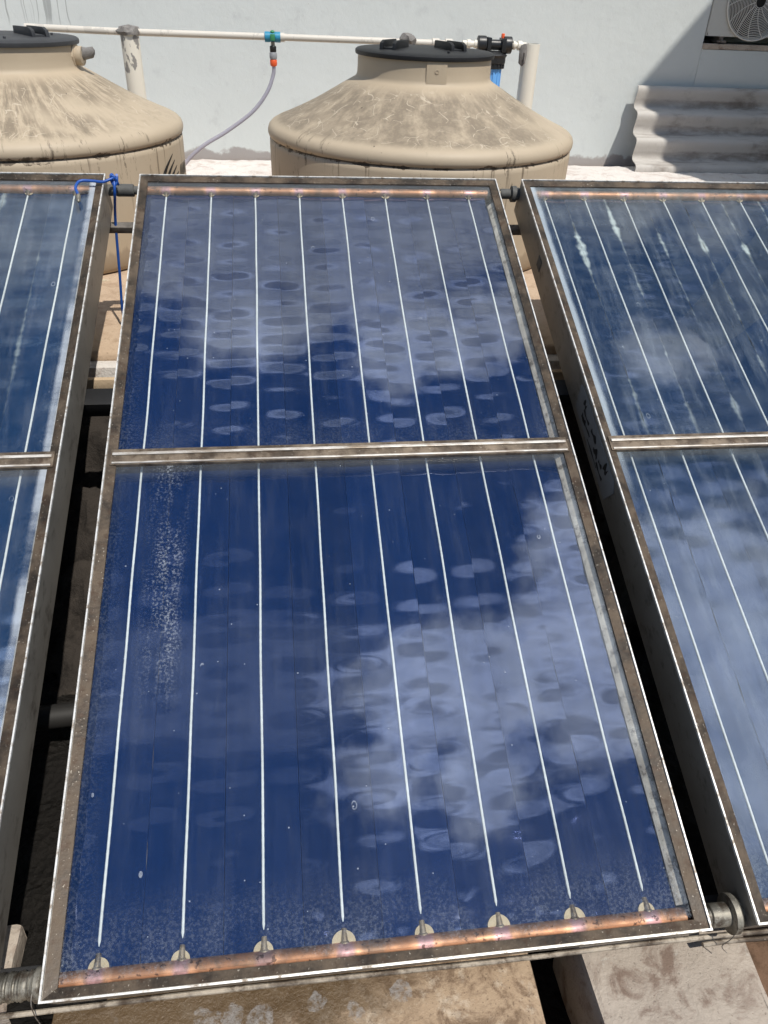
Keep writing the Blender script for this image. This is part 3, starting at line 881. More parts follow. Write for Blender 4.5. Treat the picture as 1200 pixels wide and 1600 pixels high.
def collector(x0, label, seed, gm, am):
    rng = random.Random(seed)
    t = empty('solar_collector', (x0, 0, 0), label, 'solar collector', 'solar collectors in a row', ROT)
    c = G()
    c.box(0.0, 0.003, 0.0, H, -DEP, -0.0012)
    c.box(0.997, 1.0, 0.0, H, -DEP, -0.0012)
    c.box(0.003, 0.997, 0.0, 0.003, -DEP, -0.0012)
    c.box(0.003, 0.997, H - 0.003, H, -DEP, -0.0012)
    c.box(0.003, 0.997, 0.003, H - 0.003, -DEP, -DEP + 0.003)
    c.make('casing', SIDE, t, smooth=False)
    fl, fb, ft = 0.0215, 0.0165, 0.0225
    r = G()
    zt, zb = 0.0012, -0.0012
    i0, i1, j0, j1 = fl, 1 - fl, fb, H - ft
    e0 = 0.0032
    for (a, b, cc, d) in (((e0, e0), (1 - e0, e0), (i1, j0), (i0, j0)), ((1 - e0, e0), (1 - e0, H - e0), (i1, j1), (i1, j0)),
                          ((1 - e0, H - e0), (e0, H - e0), (i0, j1), (i1, j1)), ((e0, H - e0), (e0, e0), (i0, j0), (i0, j1))):
        # flange dips slightly towards the glass
        vs = [(a[0], a[1], zt), (b[0], b[1], zt), (cc[0], cc[1], zt - 0.0035), (d[0], d[1], zt - 0.0035),
              (a[0], a[1], zb), (b[0], b[1], zb), (cc[0], cc[1], zb - 0.0050), (d[0], d[1], zb - 0.0050)]
        r.add(vs, [(0, 1, 2, 3), (7, 6, 5, 4), (0, 4, 5, 1), (1, 5, 6, 2), (2, 6, 7, 3), (3, 7, 4, 0)])
    r.make('rim', RIM, t, smooth=False)
    tr = G()
    q = 0.0020
    tr.box(-0.0008, q, -0.0008, H + 0.0008, -0.0016, 0.0042)
    tr.box(1 - q, 1.0008, -0.0008, H + 0.0008, -0.0016, 0.0042)
    tr.box(q, 1 - q, -0.0008, q, -0.0016, 0.0042)
    tr.box(q, 1 - q, H - q, H + 0.0008, -0.0016, 0.0042)
    tr.make('edge_trim', TRIM, t, smooth=False)
    mb = G()
    mb.box(0.010, 0.990, 0.935, 0.9745, -0.008, 0.0030)
    mo = mb.make('glazing_bar', RIM2, t, bevel=0.0010)
    rg = G()
    rg.box(0.014, 0.986, 0.9575, 0.9640, 0.0032, 0.0070)
    rg.box(0.014, 0.986, 0.9365, 0.9405, 0.0032, 0.0060)
    rg.make('ridge', BAR, mo, bevel=0.0010)
    for (a, b) in ((0.020, 0.9348), (0.9747, 1.904)):
        gp = G().box(0.018, 0.982, a, b, -0.0092, -0.0060).make('glass_pane', GL_0, t, smooth=False)
        gp.data.materials.append(gm)
        for pf in gp.data.polygons:
            pf.material_index = 1 if pf.normal.z > 0.5 else 0
    ln = G()
    ln.box(0.0032, 0.9968, 0.0032, H - 0.0032, -0.046, -0.0395)
    ln.box(0.0032, 0.0042, 0.0034, H - 0.0034, -0.0394, -0.012)
    ln.box(0.9885, 0.9967, 0.0034, H - 0.0034, -0.0394, -0.012)
    ln.make('liner', LINER, t, smooth=False)
    es = G()
    es.grid(lambda u, v: (0.9665 + u * 0.0215 + 0.0012 * mnoise.noise(Vector((v * 9, x0, 0))) * (1 - u), 0.040 + v * 1.80, -0.0122 - 0.016 * (1 - u) ** 2), 6, 80)
    es.open = True
    es.make('edge_strip', FOAM, t)
    # absorber: eight fins, each buckled between its weld line and its free edges
    nx, ny = 19, 340
    joints = [(rng.uniform(0.066, 0.080), rng.uniform(0, 6.28), rng.uniform(0.13, 0.19), rng.uniform(0, 6.28), rng.uniform(0, 100)) for _ in range(9)]
    for k in range(8):
        xa = X0 + k * PITCH
        xc = xa + PITCH / 2
        side = [(joints[k], (rng.uniform(-2.4, 2.4), rng.uniform(0.75, 1.3)), rng.uniform(-0.05, 0.05), rng.uniform(0, 100)),
                (joints[k + 1], (rng.uniform(-2.4, 2.4), rng.uniform(0.75, 1.3)), rng.uniform(-0.05, 0.05), rng.uniform(0, 100))]
        zoff = -0.0315 + (0.0006 if k % 2 else 0.0)

        def fin(u, v, xa=xa, xc=xc, side=side, zoff=zoff):
            x = min(xa + 0.0003 + u * (PITCH - 0.0006), 0.9655 + 0.0003 * u)
            s = FIN0 + v * (FIN1 - FIN0)
            h = 0 if x < xc else 1
            d = min(1.0, abs(x - xc) / (PITCH / 2))
            A = 1 - (1 - d) ** 1.7
            (lam, ph, lam2, ph2, joff), (dph, amp), til, off = side[h]
            z = 0.0
            warpp = 2.2 * mnoise.noise(Vector((s * 4.0, joff, 0))) + dph + 0.7 * mnoise.noise(Vector((s * 9.0, off, 5)))
            z += amp * 0.075 * lam / (2 * pi) * sin(2 * pi * s / lam + ph + warpp)
            z += 0.030 * lam2 / (2 * pi) * sin(2 * pi * s / lam2 + ph2 + dph)
            z *= A * (0.85 + 0.6 * mnoise.noise(Vector((joff, s * 5.0, 3))))
            z += til * (abs(x - xc)) * 0.35
            # creased, torn corners at the foot
            if v < 0.03:
                z += 0.0012 * (1 - v / 0.03) * mnoise.noise(Vector((x * 30, off, s * 40)))
            return (x, s, zoff + z)
        gg = G()
        gg.open = True
        gg.grid(fin, nx, ny)
        fo = gg.make('absorber_fin', am, t)
        wl = G()
        a, b = 0.0655, 1.8775
        n = 240
        pts, rs = [], []
        for q_ in range(n + 1):
            s = a + (b - a) * q_ / n
            pts.append((xc + 0.0013 * mnoise.noise(Vector((s * 5, k, seed))), s, zoff + 0.0008))
            rs.append(0.0021 * (1 + 0.12 * (q_ % 2)) * (0.3 if q_ in (0, n) else 1))
        wl.tube(pts, rs, 8)
        wl.make('weld_line', WELD, fo)
        # rounded notches where the riser leaves the fin
        for (s, sg) in ((FIN0 - 0.0005, 1), (FIN1 + 0.0005, -1)):
            rr = (0.0170 if sg > 0 else 0.011) * rng.uniform(0.72, 1.08)
            ox = rng.uniform(-0.002, 0.002)
            poly = [(xc + ox + rr * cos(pi * i / 16), s + sg * rr * 0.95 * sin(pi * i / 16)) for i in range(17)]
            if sg < 0:
                poly.reverse()
            G().prism(poly, zoff + 0.0012, zoff + 0.0024).make('end_notch', CREAM, fo, smooth=False)
    for (s, mm) in ((0.0235, COPPER), (1.8965, COPPERD)):
        hp = G()
        hp.tube([(0.012, s, -0.030), (0.988, s, -0.030)], 0.0140, 24)
        ho = hp.make('header_pipe', mm, t)
        for k in range(8):
            xc = X0 + (k + 0.5) * PITCH
            e1 = 0.0560 if s < 1 else 1.873
            st = G()
            st.tube([(xc, s, -0.0285), (xc, s + (e1 - s) * 0.5, -0.0285), (xc, e1, -0.0320)], [0.0052, 0.0052, 0.0042], 14)
            M_ = Matrix.Translation((xc, s, -0.0300)) @ Matrix.Rotation(-pi / 2 if e1 > s else pi / 2, 4, 'X')
            st.lathe([(0.0085, 0.0095), (0.0085, 0.0130), (0.0066, 0.0150), (0.0055, 0.0162)], 16, M_)
            st.make('riser_stub', STUB, ho)
    return t


GL_0 = mat('clean glass', m_clear)
GL_C = mat('collector glass', m_glass, 0.012, 0.0, 0.0, 0.10, False, 1.0, 0.135, 0.10)
GL_R = mat('streaky collector glass', m_glass, 0.060, 0.60, 0.0, 0.10, True, 5.0, None, 0.14)
GL_L = mat('crusted collector glass', m_glass, 0.035, 0.0, 0.55, 0.10, False, 9.0, None, 0.14)
AB_C = mat('blue absorber', m_absorber, (0.145, 0.158, 0.245), 0.0, 0.0, (0.005, 0.029, 0.125))
AB_R = mat('dirty absorber', m_absorber, (0.12, 0.135, 0.22), 0.7, 3.0, (0.018, 0.048, 0.115))
AB_L = mat('dull blue absorber', m_absorber, (0.13, 0.16, 0.245), 0.35, 6.0, (0.018, 0.055, 0.140))
XL, XC, XR = -1.0925, 0.0, 1.078
collector(XC, 'middle collector of the row, whole in view, deep blue with clouds mirrored in its glass', 11, GL_C, AB_C)
collector(XR, 'right hand collector, dull grey blue with white salt streaks down its upper half', 23, GL_R, AB_R)
collector(XL, 'left hand collector, cut by the picture edge, white crust along its right border', 37, GL_L, AB_L)

# maker's stickers on the near side of the right collector (paper, worn print that cannot be read)
stk = empty('side_sticker', slope(XR, 0, 0, 0), 'worn grey paper sticker with black print on the side of the right collector', 'sticker', None, ROT)
G().prism([(1.135, -0.080), (1.150, -0.020), (1.130, -0.012), (0.86, -0.012), (0.84, -0.03), (0.86, -0.085)], 0.0006, 0.0016,
          Matrix(((0, 0, -1, 0), (1, 0, 0, 0), (0, 1, 0, 0), (0, 0, 0, 1)))).make('paper', PAPER, stk, smooth=False)
pr = G()
MX = Matrix(((0, 0, -1, 0), (1, 0, 0, 0), (0, 1, 0, 0), (0, 0, 0, 1)))
for i, (s, z, a, b) in enumerate(((1.085, -0.034, 0.020, 0.012), (1.045, -0.046, 0.045, 0.006), (1.02, -0.060, 0.060, 0.004), (0.985, -0.040, 0.040, 0.010), (0.955, -0.056, 0.030, 0.014),
                                  (0.94, -0.072, 0.085, 0.003), (0.895, -0.036, 0.022, 0.018), (0.90, -0.066, 0.050, 0.005), (1.06, -0.064, 0.030, 0.010), (0.92, -0.050, 0.024, 0.006))):
    top_ = [(s + a * (1 - t), z + b * (0.7 + 0.5 * sin(t * 7 + i))) for t in [j / 8 for j in range(9)]]
    bot_ = [(s + a * t, z - b * 0.3 * (0.6 + 0.5 * sin(t * 9 + 2 * i))) for t in [j / 8 for j in range(9)]]
    pr.prism(bot_ + top_, 0.0018 + i * 0.00004, 0.0024 + i * 0.00004, MX)
pr.make('print', INK, stk, smooth=False)
st2 = G().box(-0.0014, -0.0004, 1.60, 1.632, -0.062, -0.030).make('side_sticker', RUBBER)
st2.location = slope(XR, 0, 0, 0)
st2.rotation_euler = ROT
tag(st2, 'small dark square sticker high on the side of the right collector', 'sticker')

# ------------------------------------------------------------------ support frame
sf = empty('support_frame', (0, 0, 0), 'dark steel support rails carrying the row of collectors', 'support frame')


def rail(s0, s1, z0, z1, m_, name='rail'):
    gq = G()
    pts = [slope(0, x, s, z) for x in (-1.25, 2.25) for s in (s0, s1) for z in (z0, z1)]
    gq.add(pts, [(0, 1, 3, 2), (4, 6, 7, 5), (0, 4, 5, 1), (2, 3, 7, 6), (0, 2, 6, 4), (1, 5, 7, 3)])
    return gq.make(name, m_, sf, bevel=0.0015)


rail(1.190, 1.240, -0.145, -0.102, DARKST)
rail(1.860, 1.885, -0.140, -0.120, STEEL)
rail(0.010, 0.055, -0.128, -0.102, DARKST)
for x in (-0.55, 0.5, 1.55):
    a = slope(0, x, 1.83, -0.146)
    G().box(x - 0.015, x + 0.015, a.y - 0.02, a.y + 0.01, ZP - 0.003, a.z + 0.012).make('leg', STEEL, sf)
    b = slope(0, x + 0.1, 1.2, -0.151)
    G().box(x + 0.085, x + 0.115, b.y - 0.015, b.y + 0.015, ZG - 0.01, b.z + 0.004).make('leg', DARKST, sf)

# thin steel rods tied along the lower edge
for (xa, xb, s, z, lab) in ((-1.2, 1.9, -0.006, -0.108, 'long thin steel rod running along the lower edge of the collectors'),
                            (1.03, 2.1, -0.016, -0.110, 'short bright steel rod in front of the long rod at the lower right')):
    gq = G()
    gq.tube([slope(0, xa + (xb - xa) * i / 30, s + 0.0025 * mnoise.noise(Vector((i * 0.4, xa, 0))), z) for i in range(31)], 0.0042, 10)
    tag(gq.make('steel_rod', RODM), lab, 'steel rod', 'steel rods')


# ------------------------------------------------------------------ pipe couplings between collectors
def coupling(x0, x1, s, z, kind, label):
    t = empty('pipe_coupling', slope(0, x0, s, z), label, 'pipe coupling', 'pipe couplings between the collectors')
    L = x1 - x0
    R_ = Matrix.Rotation(pi / 2, 4, 'Y')
    if kind == 'flange':
        G().lathe([(0.0145, -0.002), (0.0145, L * 0.30), (0.0150, L * 0.31), (0.0150, L * 0.335)], 32, R_).make('pipe', BRASS, t)
        G().lathe([(0.0168, L * 0.325), (0.0185, L * 0.345), (0.0185, L * 0.72), (0.0170, L * 0.74)], 32, R_).make('sleeve', BRASS, t)
        G().lathe([(0.020, L * 0.73), (0.031, L * 0.75), (0.0315, L * 0.86), (0.030, L * 0.89), (0.022, L * 0.95), (0.021, L + 0.001)], 40, R_).make('flange', BRASS, t)
    elif kind == 'spiral':
        prof = []
        for i in range(61):
            z_ = -0.002 + (L + 0.002) * i / 60
            prof.append((0.0175 + 0.0028 * abs(sin(i * 0.33)) + 0.001 * sin(i * 1.7), z_))
        G().lathe(prof, 32, R_).make('pipe', BRASS, t)
        G().lathe([(0.0225, L * 0.76), (0.024, L * 0.775), (0.024, L * 0.86), (0.0225, L * 0.875)], 32, R_).make('collar', BRASS, t)
    elif kind == 'sleeve':
        G().lathe([(0.0150, -0.002), (0.0150, L * 0.2), (0.0112, L * 0.21), (0.0112, L + 0.002)], 28, R_).make('pipe', RUBBER, t)
        G().lathe([(0.0150, L * 0.22), (0.0165, L * 0.24), (0.0165, L * 0.72), (0.0150, L * 0.74)], 28, R_).make('sleeve', RUBBER, t)
    else:
        G().lathe([(0.0105, -0.002), (0.0105, L * 0.3), (0.0090, L * 0.31), (0.0090, L + 0.002)], 28, R_).make('pipe', BRASS, t)
        G().lathe([(0.0130, L * 0.30), (0.0142, L * 0.33), (0.0142, L * 0.66), (0.0130, L * 0.68)], 28, R_).make('sleeve', RUBBER, t)
        G().lathe([(0.014, L * 0.70), (0.0225, L * 0.73), (0.0225, L * 0.90), (0.018, L * 0.93), (0.018, L + 0.001)], 32, R_).make('flange', RUBBER, t)
    return t


coupling(XL + 1.0, XC, 1.922, -0.045, 'sleeve', 'grey sleeved coupling at the top of the gap beside the blue cable')
coupling(XC + 1.0, XR, 1.925, -0.045, 'small', 'small bronze coupling at the top of the gap between the middle and right collectors')
coupling(XC + 1.0, XR, 0.022, -0.050, 'flange', 'stout flanged coupling at the bottom of the gap between the middle and right collectors')
coupling(XL + 1.0, XC, 0.026, -0.050, 'spiral', 'ribbed grimy coupling wrapped in tape at the lower left corner')
for (x, s, lab) in ((1.060, 0.02, 'thin tie wire hanging from the flanged coupling at the lower right'), (-0.022, 0.02, 'thin tie wire round the ribbed coupling at the lower left')):
    a = slope(0, x, s, -0.050)
    wq = G().tube(spline([a + Vector((0.0, 0.012, 0.018)), a + Vector((0.001, -0.021, 0.012)), a + Vector((0.0, -0.026, -0.02)), a + Vector((-0.003, -0.020, -0.06)), a + Vector((0.004, -0.028, -0.068))], 6), 0.0008, 6)
    tag(wq.make('tie_wire', STEEL), lab, 'wire')

# dark pipe and rubble under the left gap
dp = G().tube([(-1.3, 0.60, -0.19), (0.4, 0.73, -0.19)], 0.027, 20)
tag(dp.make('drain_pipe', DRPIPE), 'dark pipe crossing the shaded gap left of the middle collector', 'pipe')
rb = G().prism([(-0.03, 1.08), (0.10, 1.08), (0.12, 1.26), (0.0, 1.25)], -0.25, 0.02)
tag(rb.make('stone', GREYC, bevel=0.01, rough=(5, 0.012, 9)), 'grey lump of mortar in the shaded left gap below the black rail', 'stone')

# ------------------------------------------------------------------ blue cable with its sensor
cb = empty('sensor_cable', slope(0, -0.066, 1.885, 0.006), 'blue cable knotted round the top left coupling and hanging down the gap', 'cable')
org = cb.location.copy()


def rel(p):
    return Vector(p) - org


pts = [slope(0, -0.150, 1.822, 0.010), slope(0, -0.159, 1.85, 0.012), slope(0, -0.150, 1.876, 0.013), slope(0, -0.120, 1.880, 0.011), slope(0, -0.093, 1.878, 0.010), slope(0, -0.075, 1.886, 0.012), slope(0, -0.066, 1.893, 0.012)]
cg = G().tube([rel(p) for p in spline(pts, 8)], 0.0038, 12)
kc = slope(0, -0.066, 1.900, 0.002)
kn = [kc + Vector((0.008 * cos(t * 1.9), 0.010 * sin(t * 1.9), 0.012 * cos(t * 2.7))) for t in [i * 0.35 for i in range(20)]]
cg.tube([rel(p) for p in spline(kn, 4)], 0.0038, 12)
hang = [kc + Vector((0, -0.005, 0)), kc + Vector((-0.001, -0.016, -0.03)), Vector((-0.084, kc.y + 0.018, 0.60)), Vector((-0.094, kc.y + 0.010, 0.45)), Vector((-0.101, kc.y + 0.005, 0.36)), Vector((-0.104, kc.y + 0.02, 0.31))]
cg.tube([rel(p) for p in spline(hang, 10)], 0.0038, 12)
cg.make('cable', BLUEW, cb)
sa, sb = slope(0, -0.150, 1.826, 0.009), slope(0, -0.147, 1.796, 0.006)
sg_ = G().tube([rel(sa.lerp(sb, f)) for f in (0, 0.15, 0.2, 0.8, 0.85, 1)], [0.004, 0.0045, 0.0056, 0.0056, 0.004, 0.003], 14)
sg_.make('sensor', BRASS, cb)


# ------------------------------------------------------------------ water tanks
def tank(cx, cy, label, m_, lidm, kind):
    t = empty('water_tank', (cx, cy, ZP), label, 'water tank', 'beige water tanks')
    prof = [(0.0, 0.0), (0.545, 0.0), (0.562, 0.006), (0.572, 0.022), (0.576, 0.06), (0.579, 0.20), (0.581, 0.365), (0.580, 0.380), (0.5755, 0.3835),
            (0.5755, 0.3885), (0.583, 0.392), (0.586, 0.402), (0.586, 0.412), (0.582, 0.424), (0.572, 0.434), (0.556, 0.4425), (0.53, 0.4525), (0.48, 0.474), (0.42, 0.502), (0.36, 0.534),
            (0.31, 0.562), (0.275, 0.581), (0.258, 0.590), (0.251, 0.597), (0.2485, 0.606), (0.247, 0.63), (0.2465, 0.668), (0.236, 0.670), (0.0, 0.670)]
    G().lathe(prof, 128).make('body', m_, t, angle=50)
    # raised plate on the neck
    plate = G()
    c0, w_ = (RAD(-89), 0.145) if kind == 'right' else (RAD(-91), 0.17)
    nseg = 8
    ins, outs = [], []
    for i in range(nseg + 1):
        a = c0 - w_ + 2 * w_ * i / nseg
        for z in (0.598, 0.6665):
            ins.append((0.243 * cos(a), 0.243 * sin(a), z))
            outs.append((0.2512 * cos(a), 0.2512 * sin(a), z))
    n = len(ins)
    fs = []
    for i in range(nseg):
        b = n + 2 * i
        fs.append((b, b + 2, b + 3, b + 1))
        fs.append((2 * i + 1, 2 * i + 3, b + 3, b + 1))
        fs.append((2 * i, b, b + 2, 2 * i + 2))
    fs.append((0, 1, n + 1, n))
    fs.append((2 * nseg, n + 2 * nseg, n + 2 * nseg + 1, 2 * nseg + 1))
    plate.add(ins + outs, fs)
    M_ = Matrix.Rotation(c0, 4, 'Z') @ Matrix.Translation((0.2502, 0, 0.636)) @ Matrix.Rotation(pi / 2, 4, 'Y')
    plate.lathe([(0.0075, 0.0), (0.0075, 0.0025), (0.005, 0.003), (0.005, 0.0015)], 16, M_)
    plate.make('neck_plate', m_, t, bevel=0.0)
    ld = G()
    ld.lathe([(0.237, 0.664), (0.2555, 0.666), (0.257, 0.672), (0.2565, 0.679), (0.250, 0.6835), (0.19, 0.686), (0.12, 0.688), (0.0, 0.689)], 96)
    lo = ld.make('lid', lidm, t, angle=50)

    def grip(x, y, a, L=0.17):
        hd = G()
        M2 = Matrix.Translation((x, y, 0.684)) @ Matrix.Rotation(a, 4, 'Z')
        for dx in (-0.024, 0.024):
            hd.prism([(-L / 2, 0.0), (L / 2, 0.0), (L / 2 - 0.004, 0.027), (-L / 2 + 0.03, 0.030), (-L / 2 + 0.004, 0.022)], dx - 0.006, dx + 0.006,
                     M2 @ Matrix(((0, 0, 1, 0), (1, 0, 0, 0), (0, 1, 0, 0), (0, 0, 0, 1))))
        hd.box(-0.0175, 0.0175, -L / 2 + 0.01, L / 2 - 0.01, 0.0, 0.008, M2)
        hd.make('handle', lidm, lo, bevel=0.0015)
    if kind == 'right':
        grip(-0.115, -0.01, RAD(-25))
        grip(0.095, 0.005, RAD(12))
    else:
        grip(0.10, 0.02, RAD(35))
        grip(-0.12, 0.0, RAD(-25))
    for k in range(4):
        a = RAD(20 + 90 * k)
        G().lathe([(0.0045, 0.684), (0.0045, 0.692), (0.003, 0.694), (0, 0.694)], 10, Matrix.Translation((0.17 * cos(a), 0.17 * sin(a), 0.0))).make('bolt', lidm, lo)
    return t


TK1 = mat('beige tank grimy', m_tank, 1.0, False, 0.0)
TK2 = mat('beige tank streaked', m_tank, 0.8, True, 4.0)
tR = tank(0.93, 2.72, 'beige water tank behind the middle collector, its cone scratched and brown with grime', TK1, LIDM, 'right')
tL = tank(-0.56, 2.72, 'beige water tank at the upper left, black runs of mould down from its seam', TK2, LIDW, 'left')
# overflow fitting on the left tank's neck
ff = G()
Mf = Matrix.Translation((0.238, -0.02, 0.632)) @ Matrix.Rotation(RAD(-8), 4, 'Z') @ Matrix.Rotation(pi / 2, 4, 'Y')
ff.lathe([(0.040, 0.0), (0.040, 0.012), (0.031, 0.013)], 8, Mf)
ff.lathe([(0.030, 0.012), (0.030, 0.034), (0.022, 0.036)], 24, Mf)
fit = ff.make('overflow_fitting', TK2, tL, bevel=0.002)
lm = G()
lm.lathe([(0.0, -0.002), (0.016, 0.0), (0.021, 0.012), (0.018, 0.028), (0.011, 0.042), (0.0, 0.050)], 16, Matrix.Translation((0.268, -0.024, 0.634)) @ Matrix.Rotation(RAD(70), 4, 'Y'),
         lambda p: p + Vector(p).normalized() * 0.009 * mnoise.noise(p * 60))
lm.make('cement_plug', CEMENT, fit)
# cement left beside the right tank's neck
lm = G().lathe([(0.0, -0.05), (0.018, -0.04), (0.022, 0.0), (0.018, 0.045), (0.0, 0.06)], 16, Matrix.Translation((0.248, 0.05, 0.615)), lambda p: p + Vector((1, 1, 0.3)) * 0.012 * mnoise.noise(p * 50))
lm.make('cement_plug', CEMENT, tR)

# printed emblem and the start of a word on the left tank
em = G()


def cyl(a, z, r=0.5812):
    return Vector((r * cos(a), r * sin(a), z))


def blade(a0, z0, a1, z1, bow, th, n=14):
    vs = []
    for i in range(n + 1):
        f = i / n
        a = a0 + (a1 - a0) * f
        z = z0 + (z1 - z0) * f
        off = bow * sin(pi * f)
        w_ = th * sin(pi * min(1, 0.15 + f * 0.85)) ** 0.7
        vs += [cyl(a - off - w_, z), cyl(a - off + w_, z), cyl(a - off - w_, z, 0.5825), cyl(a - off + w_, z, 0.5825)]
    fs = []
    for i in range(n):
        b = 4 * i
        fs += [(b + 2, b + 3, b + 7, b + 6), (b, b + 4, b + 5, b + 1), (b, b + 2, b + 6, b + 4), (b + 1, b + 5, b + 7, b + 3)]
    fs += [(0, 1, 3, 2), (4 * n, 4 * n + 2, 4 * n + 3, 4 * n + 1)]
    em.add(vs, fs)


EA, EZ = RAD(-19), 0.285
for i in range(4):
    blade(EA - 0.090 + i * 0.052, EZ - 0.045, EA + 0.050 + i * 0.026, EZ + 0.060 - i * 0.022, 0.060 - i * 0.006, 0.0185 - i * 0.001)
em.make('emblem', INK, tL, smooth=False)
em = G()
for i, a in enumerate((0.16, 0.19, 0.225, 0.26, 0.30)):
    blade(EA + a, EZ - 0.03, EA + a + 0.02, EZ + 0.012, 0.0, 0.0055)
em.make('lettering', INK, tL, smooth=False)

# ------------------------------------------------------------------ water line along the wall
PY = 3.45
wp = G()
wp.tube([(-0.66, PY - 0.01, 0.964), (-0.245, PY, 0.958), (0.36, PY, 0.9585), (1.18, PY, 0.956)], 0.0135, 20)
wp_e = empty('water_pipe', (0, 0, 0), 'pale water pipe running level along the wall over the tanks', 'pipe')
wp.make('pipe', PIPE, wp_e)
for x in (-0.60, 0.41, 1.10, 1.16):
    G().tube([(x - 0.016, PY, 0.958), (x + 0.016, PY, 0.958)], 0.0175, 20).make('pipe_joint', PIPE, wp_e)
G().lathe([(0.0, -0.03), (0.035, -0.02), (0.042, 0.0), (0.03, 0.018), (0.0, 0.024)], 20, Matrix.Translation((0.975, PY, 0.968)), lambda p: p + Vector((1, 1, 1)) * 0.012 * mnoise.noise(p * 45)).make('cement_lump', CEMENT, wp_e)


def post(x, label, m_, cap, tall):
    t = empty('pipe_post', (x, PY, ZP), label, 'post', 'posts carrying the water pipe')
    G().lathe([(0.039, 0.0), (0.039, tall), (0.035, tall + 0.0005), (0.035, 0.05)], 32).make('post', m_, t)
    if cap:
        G().lathe([(0.0, -0.012), (0.042, -0.010), (0.049, 0.003), (0.040, 0.020), (0.0, 0.030)], 24, Matrix.Translation((0, 0, tall)),
                  lambda p: p + Vector((p.x, p.y, 0.02)) * 0.35 * mnoise.noise(p * 40 + Vector((5, 0, 0)))).make('cement_cap', CEMENT, t)
    else:
        G().lathe([(0.0, -0.05), (0.018, -0.04), (0.022, 0.0), (0.016, 0.03), (0.0, 0.036)], 16, Matrix.Translation((-0.036, -0.012, tall - 0.035)),
                  lambda p: p + Vector((1, 1, 1)) * 0.014 * mnoise.noise(p * 50)).make('cement_lump', CEMENT, t)
    return t


post(-0.236, 'cream pipe post with a cement cap and grey smears, behind the left tank', PVCP, True, 0.662)
post(1.545, 'clean cream pipe post at the end of the line, behind the right tank', PVC, False, 0.672)

# tee with hose connector
hv = empty('hose_tap', (0.374, PY, 0.958), 'small blue and green tap with grey and orange hose connector under the pipe', 'tap')
q = G()
R_ = Matrix.Rotation(pi / 2, 4, 'Y')
q.lathe([(0.0205, -0.034), (0.0205, -0.012), (0.0185, -0.011), (0.0185, 0.011), (0.0205, 0.012), (0.0205, 0.034)], 24, R_)
q.make('tee', TEAL, hv)
q = G().lathe([(0.0, 0.014), (0.009, 0.0145), (0.010, 0.022), (0.004, 0.026), (0.0, 0.026)], 12, Matrix.Rotation(RAD(10), 4, 'X'))
q.box(-0.010, 0.010, -0.024, -0.0195, -0.012, 0.012)
q.make('tap_key', GREEN, hv, bevel=0.001)
q = G().tube([(0, 0, -0.017), (0, 0, -0.034)], 0.0085, 16)
q.make('nipple', BRASS, hv)
q = G().lathe([(0.0125, -0.058), (0.0145, -0.054), (0.0145, -0.036), (0.012, -0.033)], 20)
q.make('collar', BLACKP, hv)
q = G().lathe([(0.0145, -0.084), (0.0165, -0.080), (0.0165, -0.060), (0.0145, -0.057)], 20)
q.make('connector', GREYP, hv)
q = G().lathe([(0.008, -0.112), (0.0135, -0.110), (0.0155, -0.104), (0.0155, -0.088), (0.0135, -0.085)], 20)
q.make('orange_ring', REDP, hv)
hs = G().tube(spline([(0.374, PY, 0.852), (0.371, PY, 0.815), (0.34, PY - 0.01, 0.745), (0.27, PY - 0.02, 0.665), (0.15, PY - 0.04, 0.585), (0.03, PY - 0.07, 0.52), (-0.06, PY - 0.10, 0.44), (-0.12, PY - 0.12, 0.33), (-0.2, PY - 0.13, 0.306)], 8), 0.0085, 14)
tag(hs.make('hose', HOSE), 'clear lavender hose looping down from the tap to behind the left tank', 'hose')

# water filter
fl = empty('water_filter', (1.372, PY, 0.958), 'black headed water filter with blue bowl on the pipe beside the right tank lid', 'water filter')
q = G()
q.lathe([(0.040, -0.098), (0.043, -0.096), (0.043, -0.052), (0.040, -0.050), (0.026, -0.048), (0.026, 0.048), (0.040, 0.050), (0.043, 0.052), (0.043, 0.096), (0.040, 0.098)], 28, R_)
q.lathe([(0.068, -0.092), (0.072, -0.088), (0.072, -0.060), (0.080, -0.048), (0.046, -0.030), (0.0, -0.028)], 40)
q.box(-0.048, -0.026, -0.046, 0.046, -0.035, 0.036)
q.box(0.036, 0.060, -0.046, 0.046, -0.035, 0.034)
q.make('head', BLACKP, fl, bevel=0.002)
q = G().lathe([(0.062, -0.116), (0.066, -0.112), (0.066, -0.092), (0.062, -0.090)], 40)
for k in range(20):
    a = 2 * pi * k / 20
    q.box(-0.004, 0.004, 0.060, 0.069, -0.114, -0.092, Matrix.Rotation(a, 4, 'Z'))
q.make('locking_ring', BLACKP, fl)
q = G().lathe([(0.0, -0.43), (0.035, -0.425), (0.046, -0.40), (0.050, -0.25), (0.053, -0.117)], 40)
for k in range(12):
    q.box(-0.003, 0.003, 0.047, 0.0555, -0.37, -0.119, Matrix.Rotation(2 * pi * k / 12, 4, 'Z'))
q.make('bowl', BLUEF, fl)
q = G().lathe([(0.010, 0.034), (0.010, 0.052), (0.008, 0.056), (0.0, 0.056)], 14, Matrix.Translation((0.045, 0, 0)))
q.make('bleed_button', REDP, fl)
q = G()
q.lathe([(0.015, 0.098), (0.015, 0.108), (0.022, 0.109), (0.022, 0.120), (0.016, 0.121), (0.016, 0.134), (0.024, 0.135), (0.024, 0.158), (0.017, 0.159), (0.017, 0.185)], 12, R_)
q.lathe([(0.017, -0.185), (0.017, -0.160), (0.022, -0.159), (0.022, -0.140), (0.016, -0.139), (0.016, -0.118), (0.021, -0.117), (0.021, -0.099)], 12, R_)
q.make('pipe_union', PVC, fl)
fl.scale = (0.80, 0.72, 0.80)

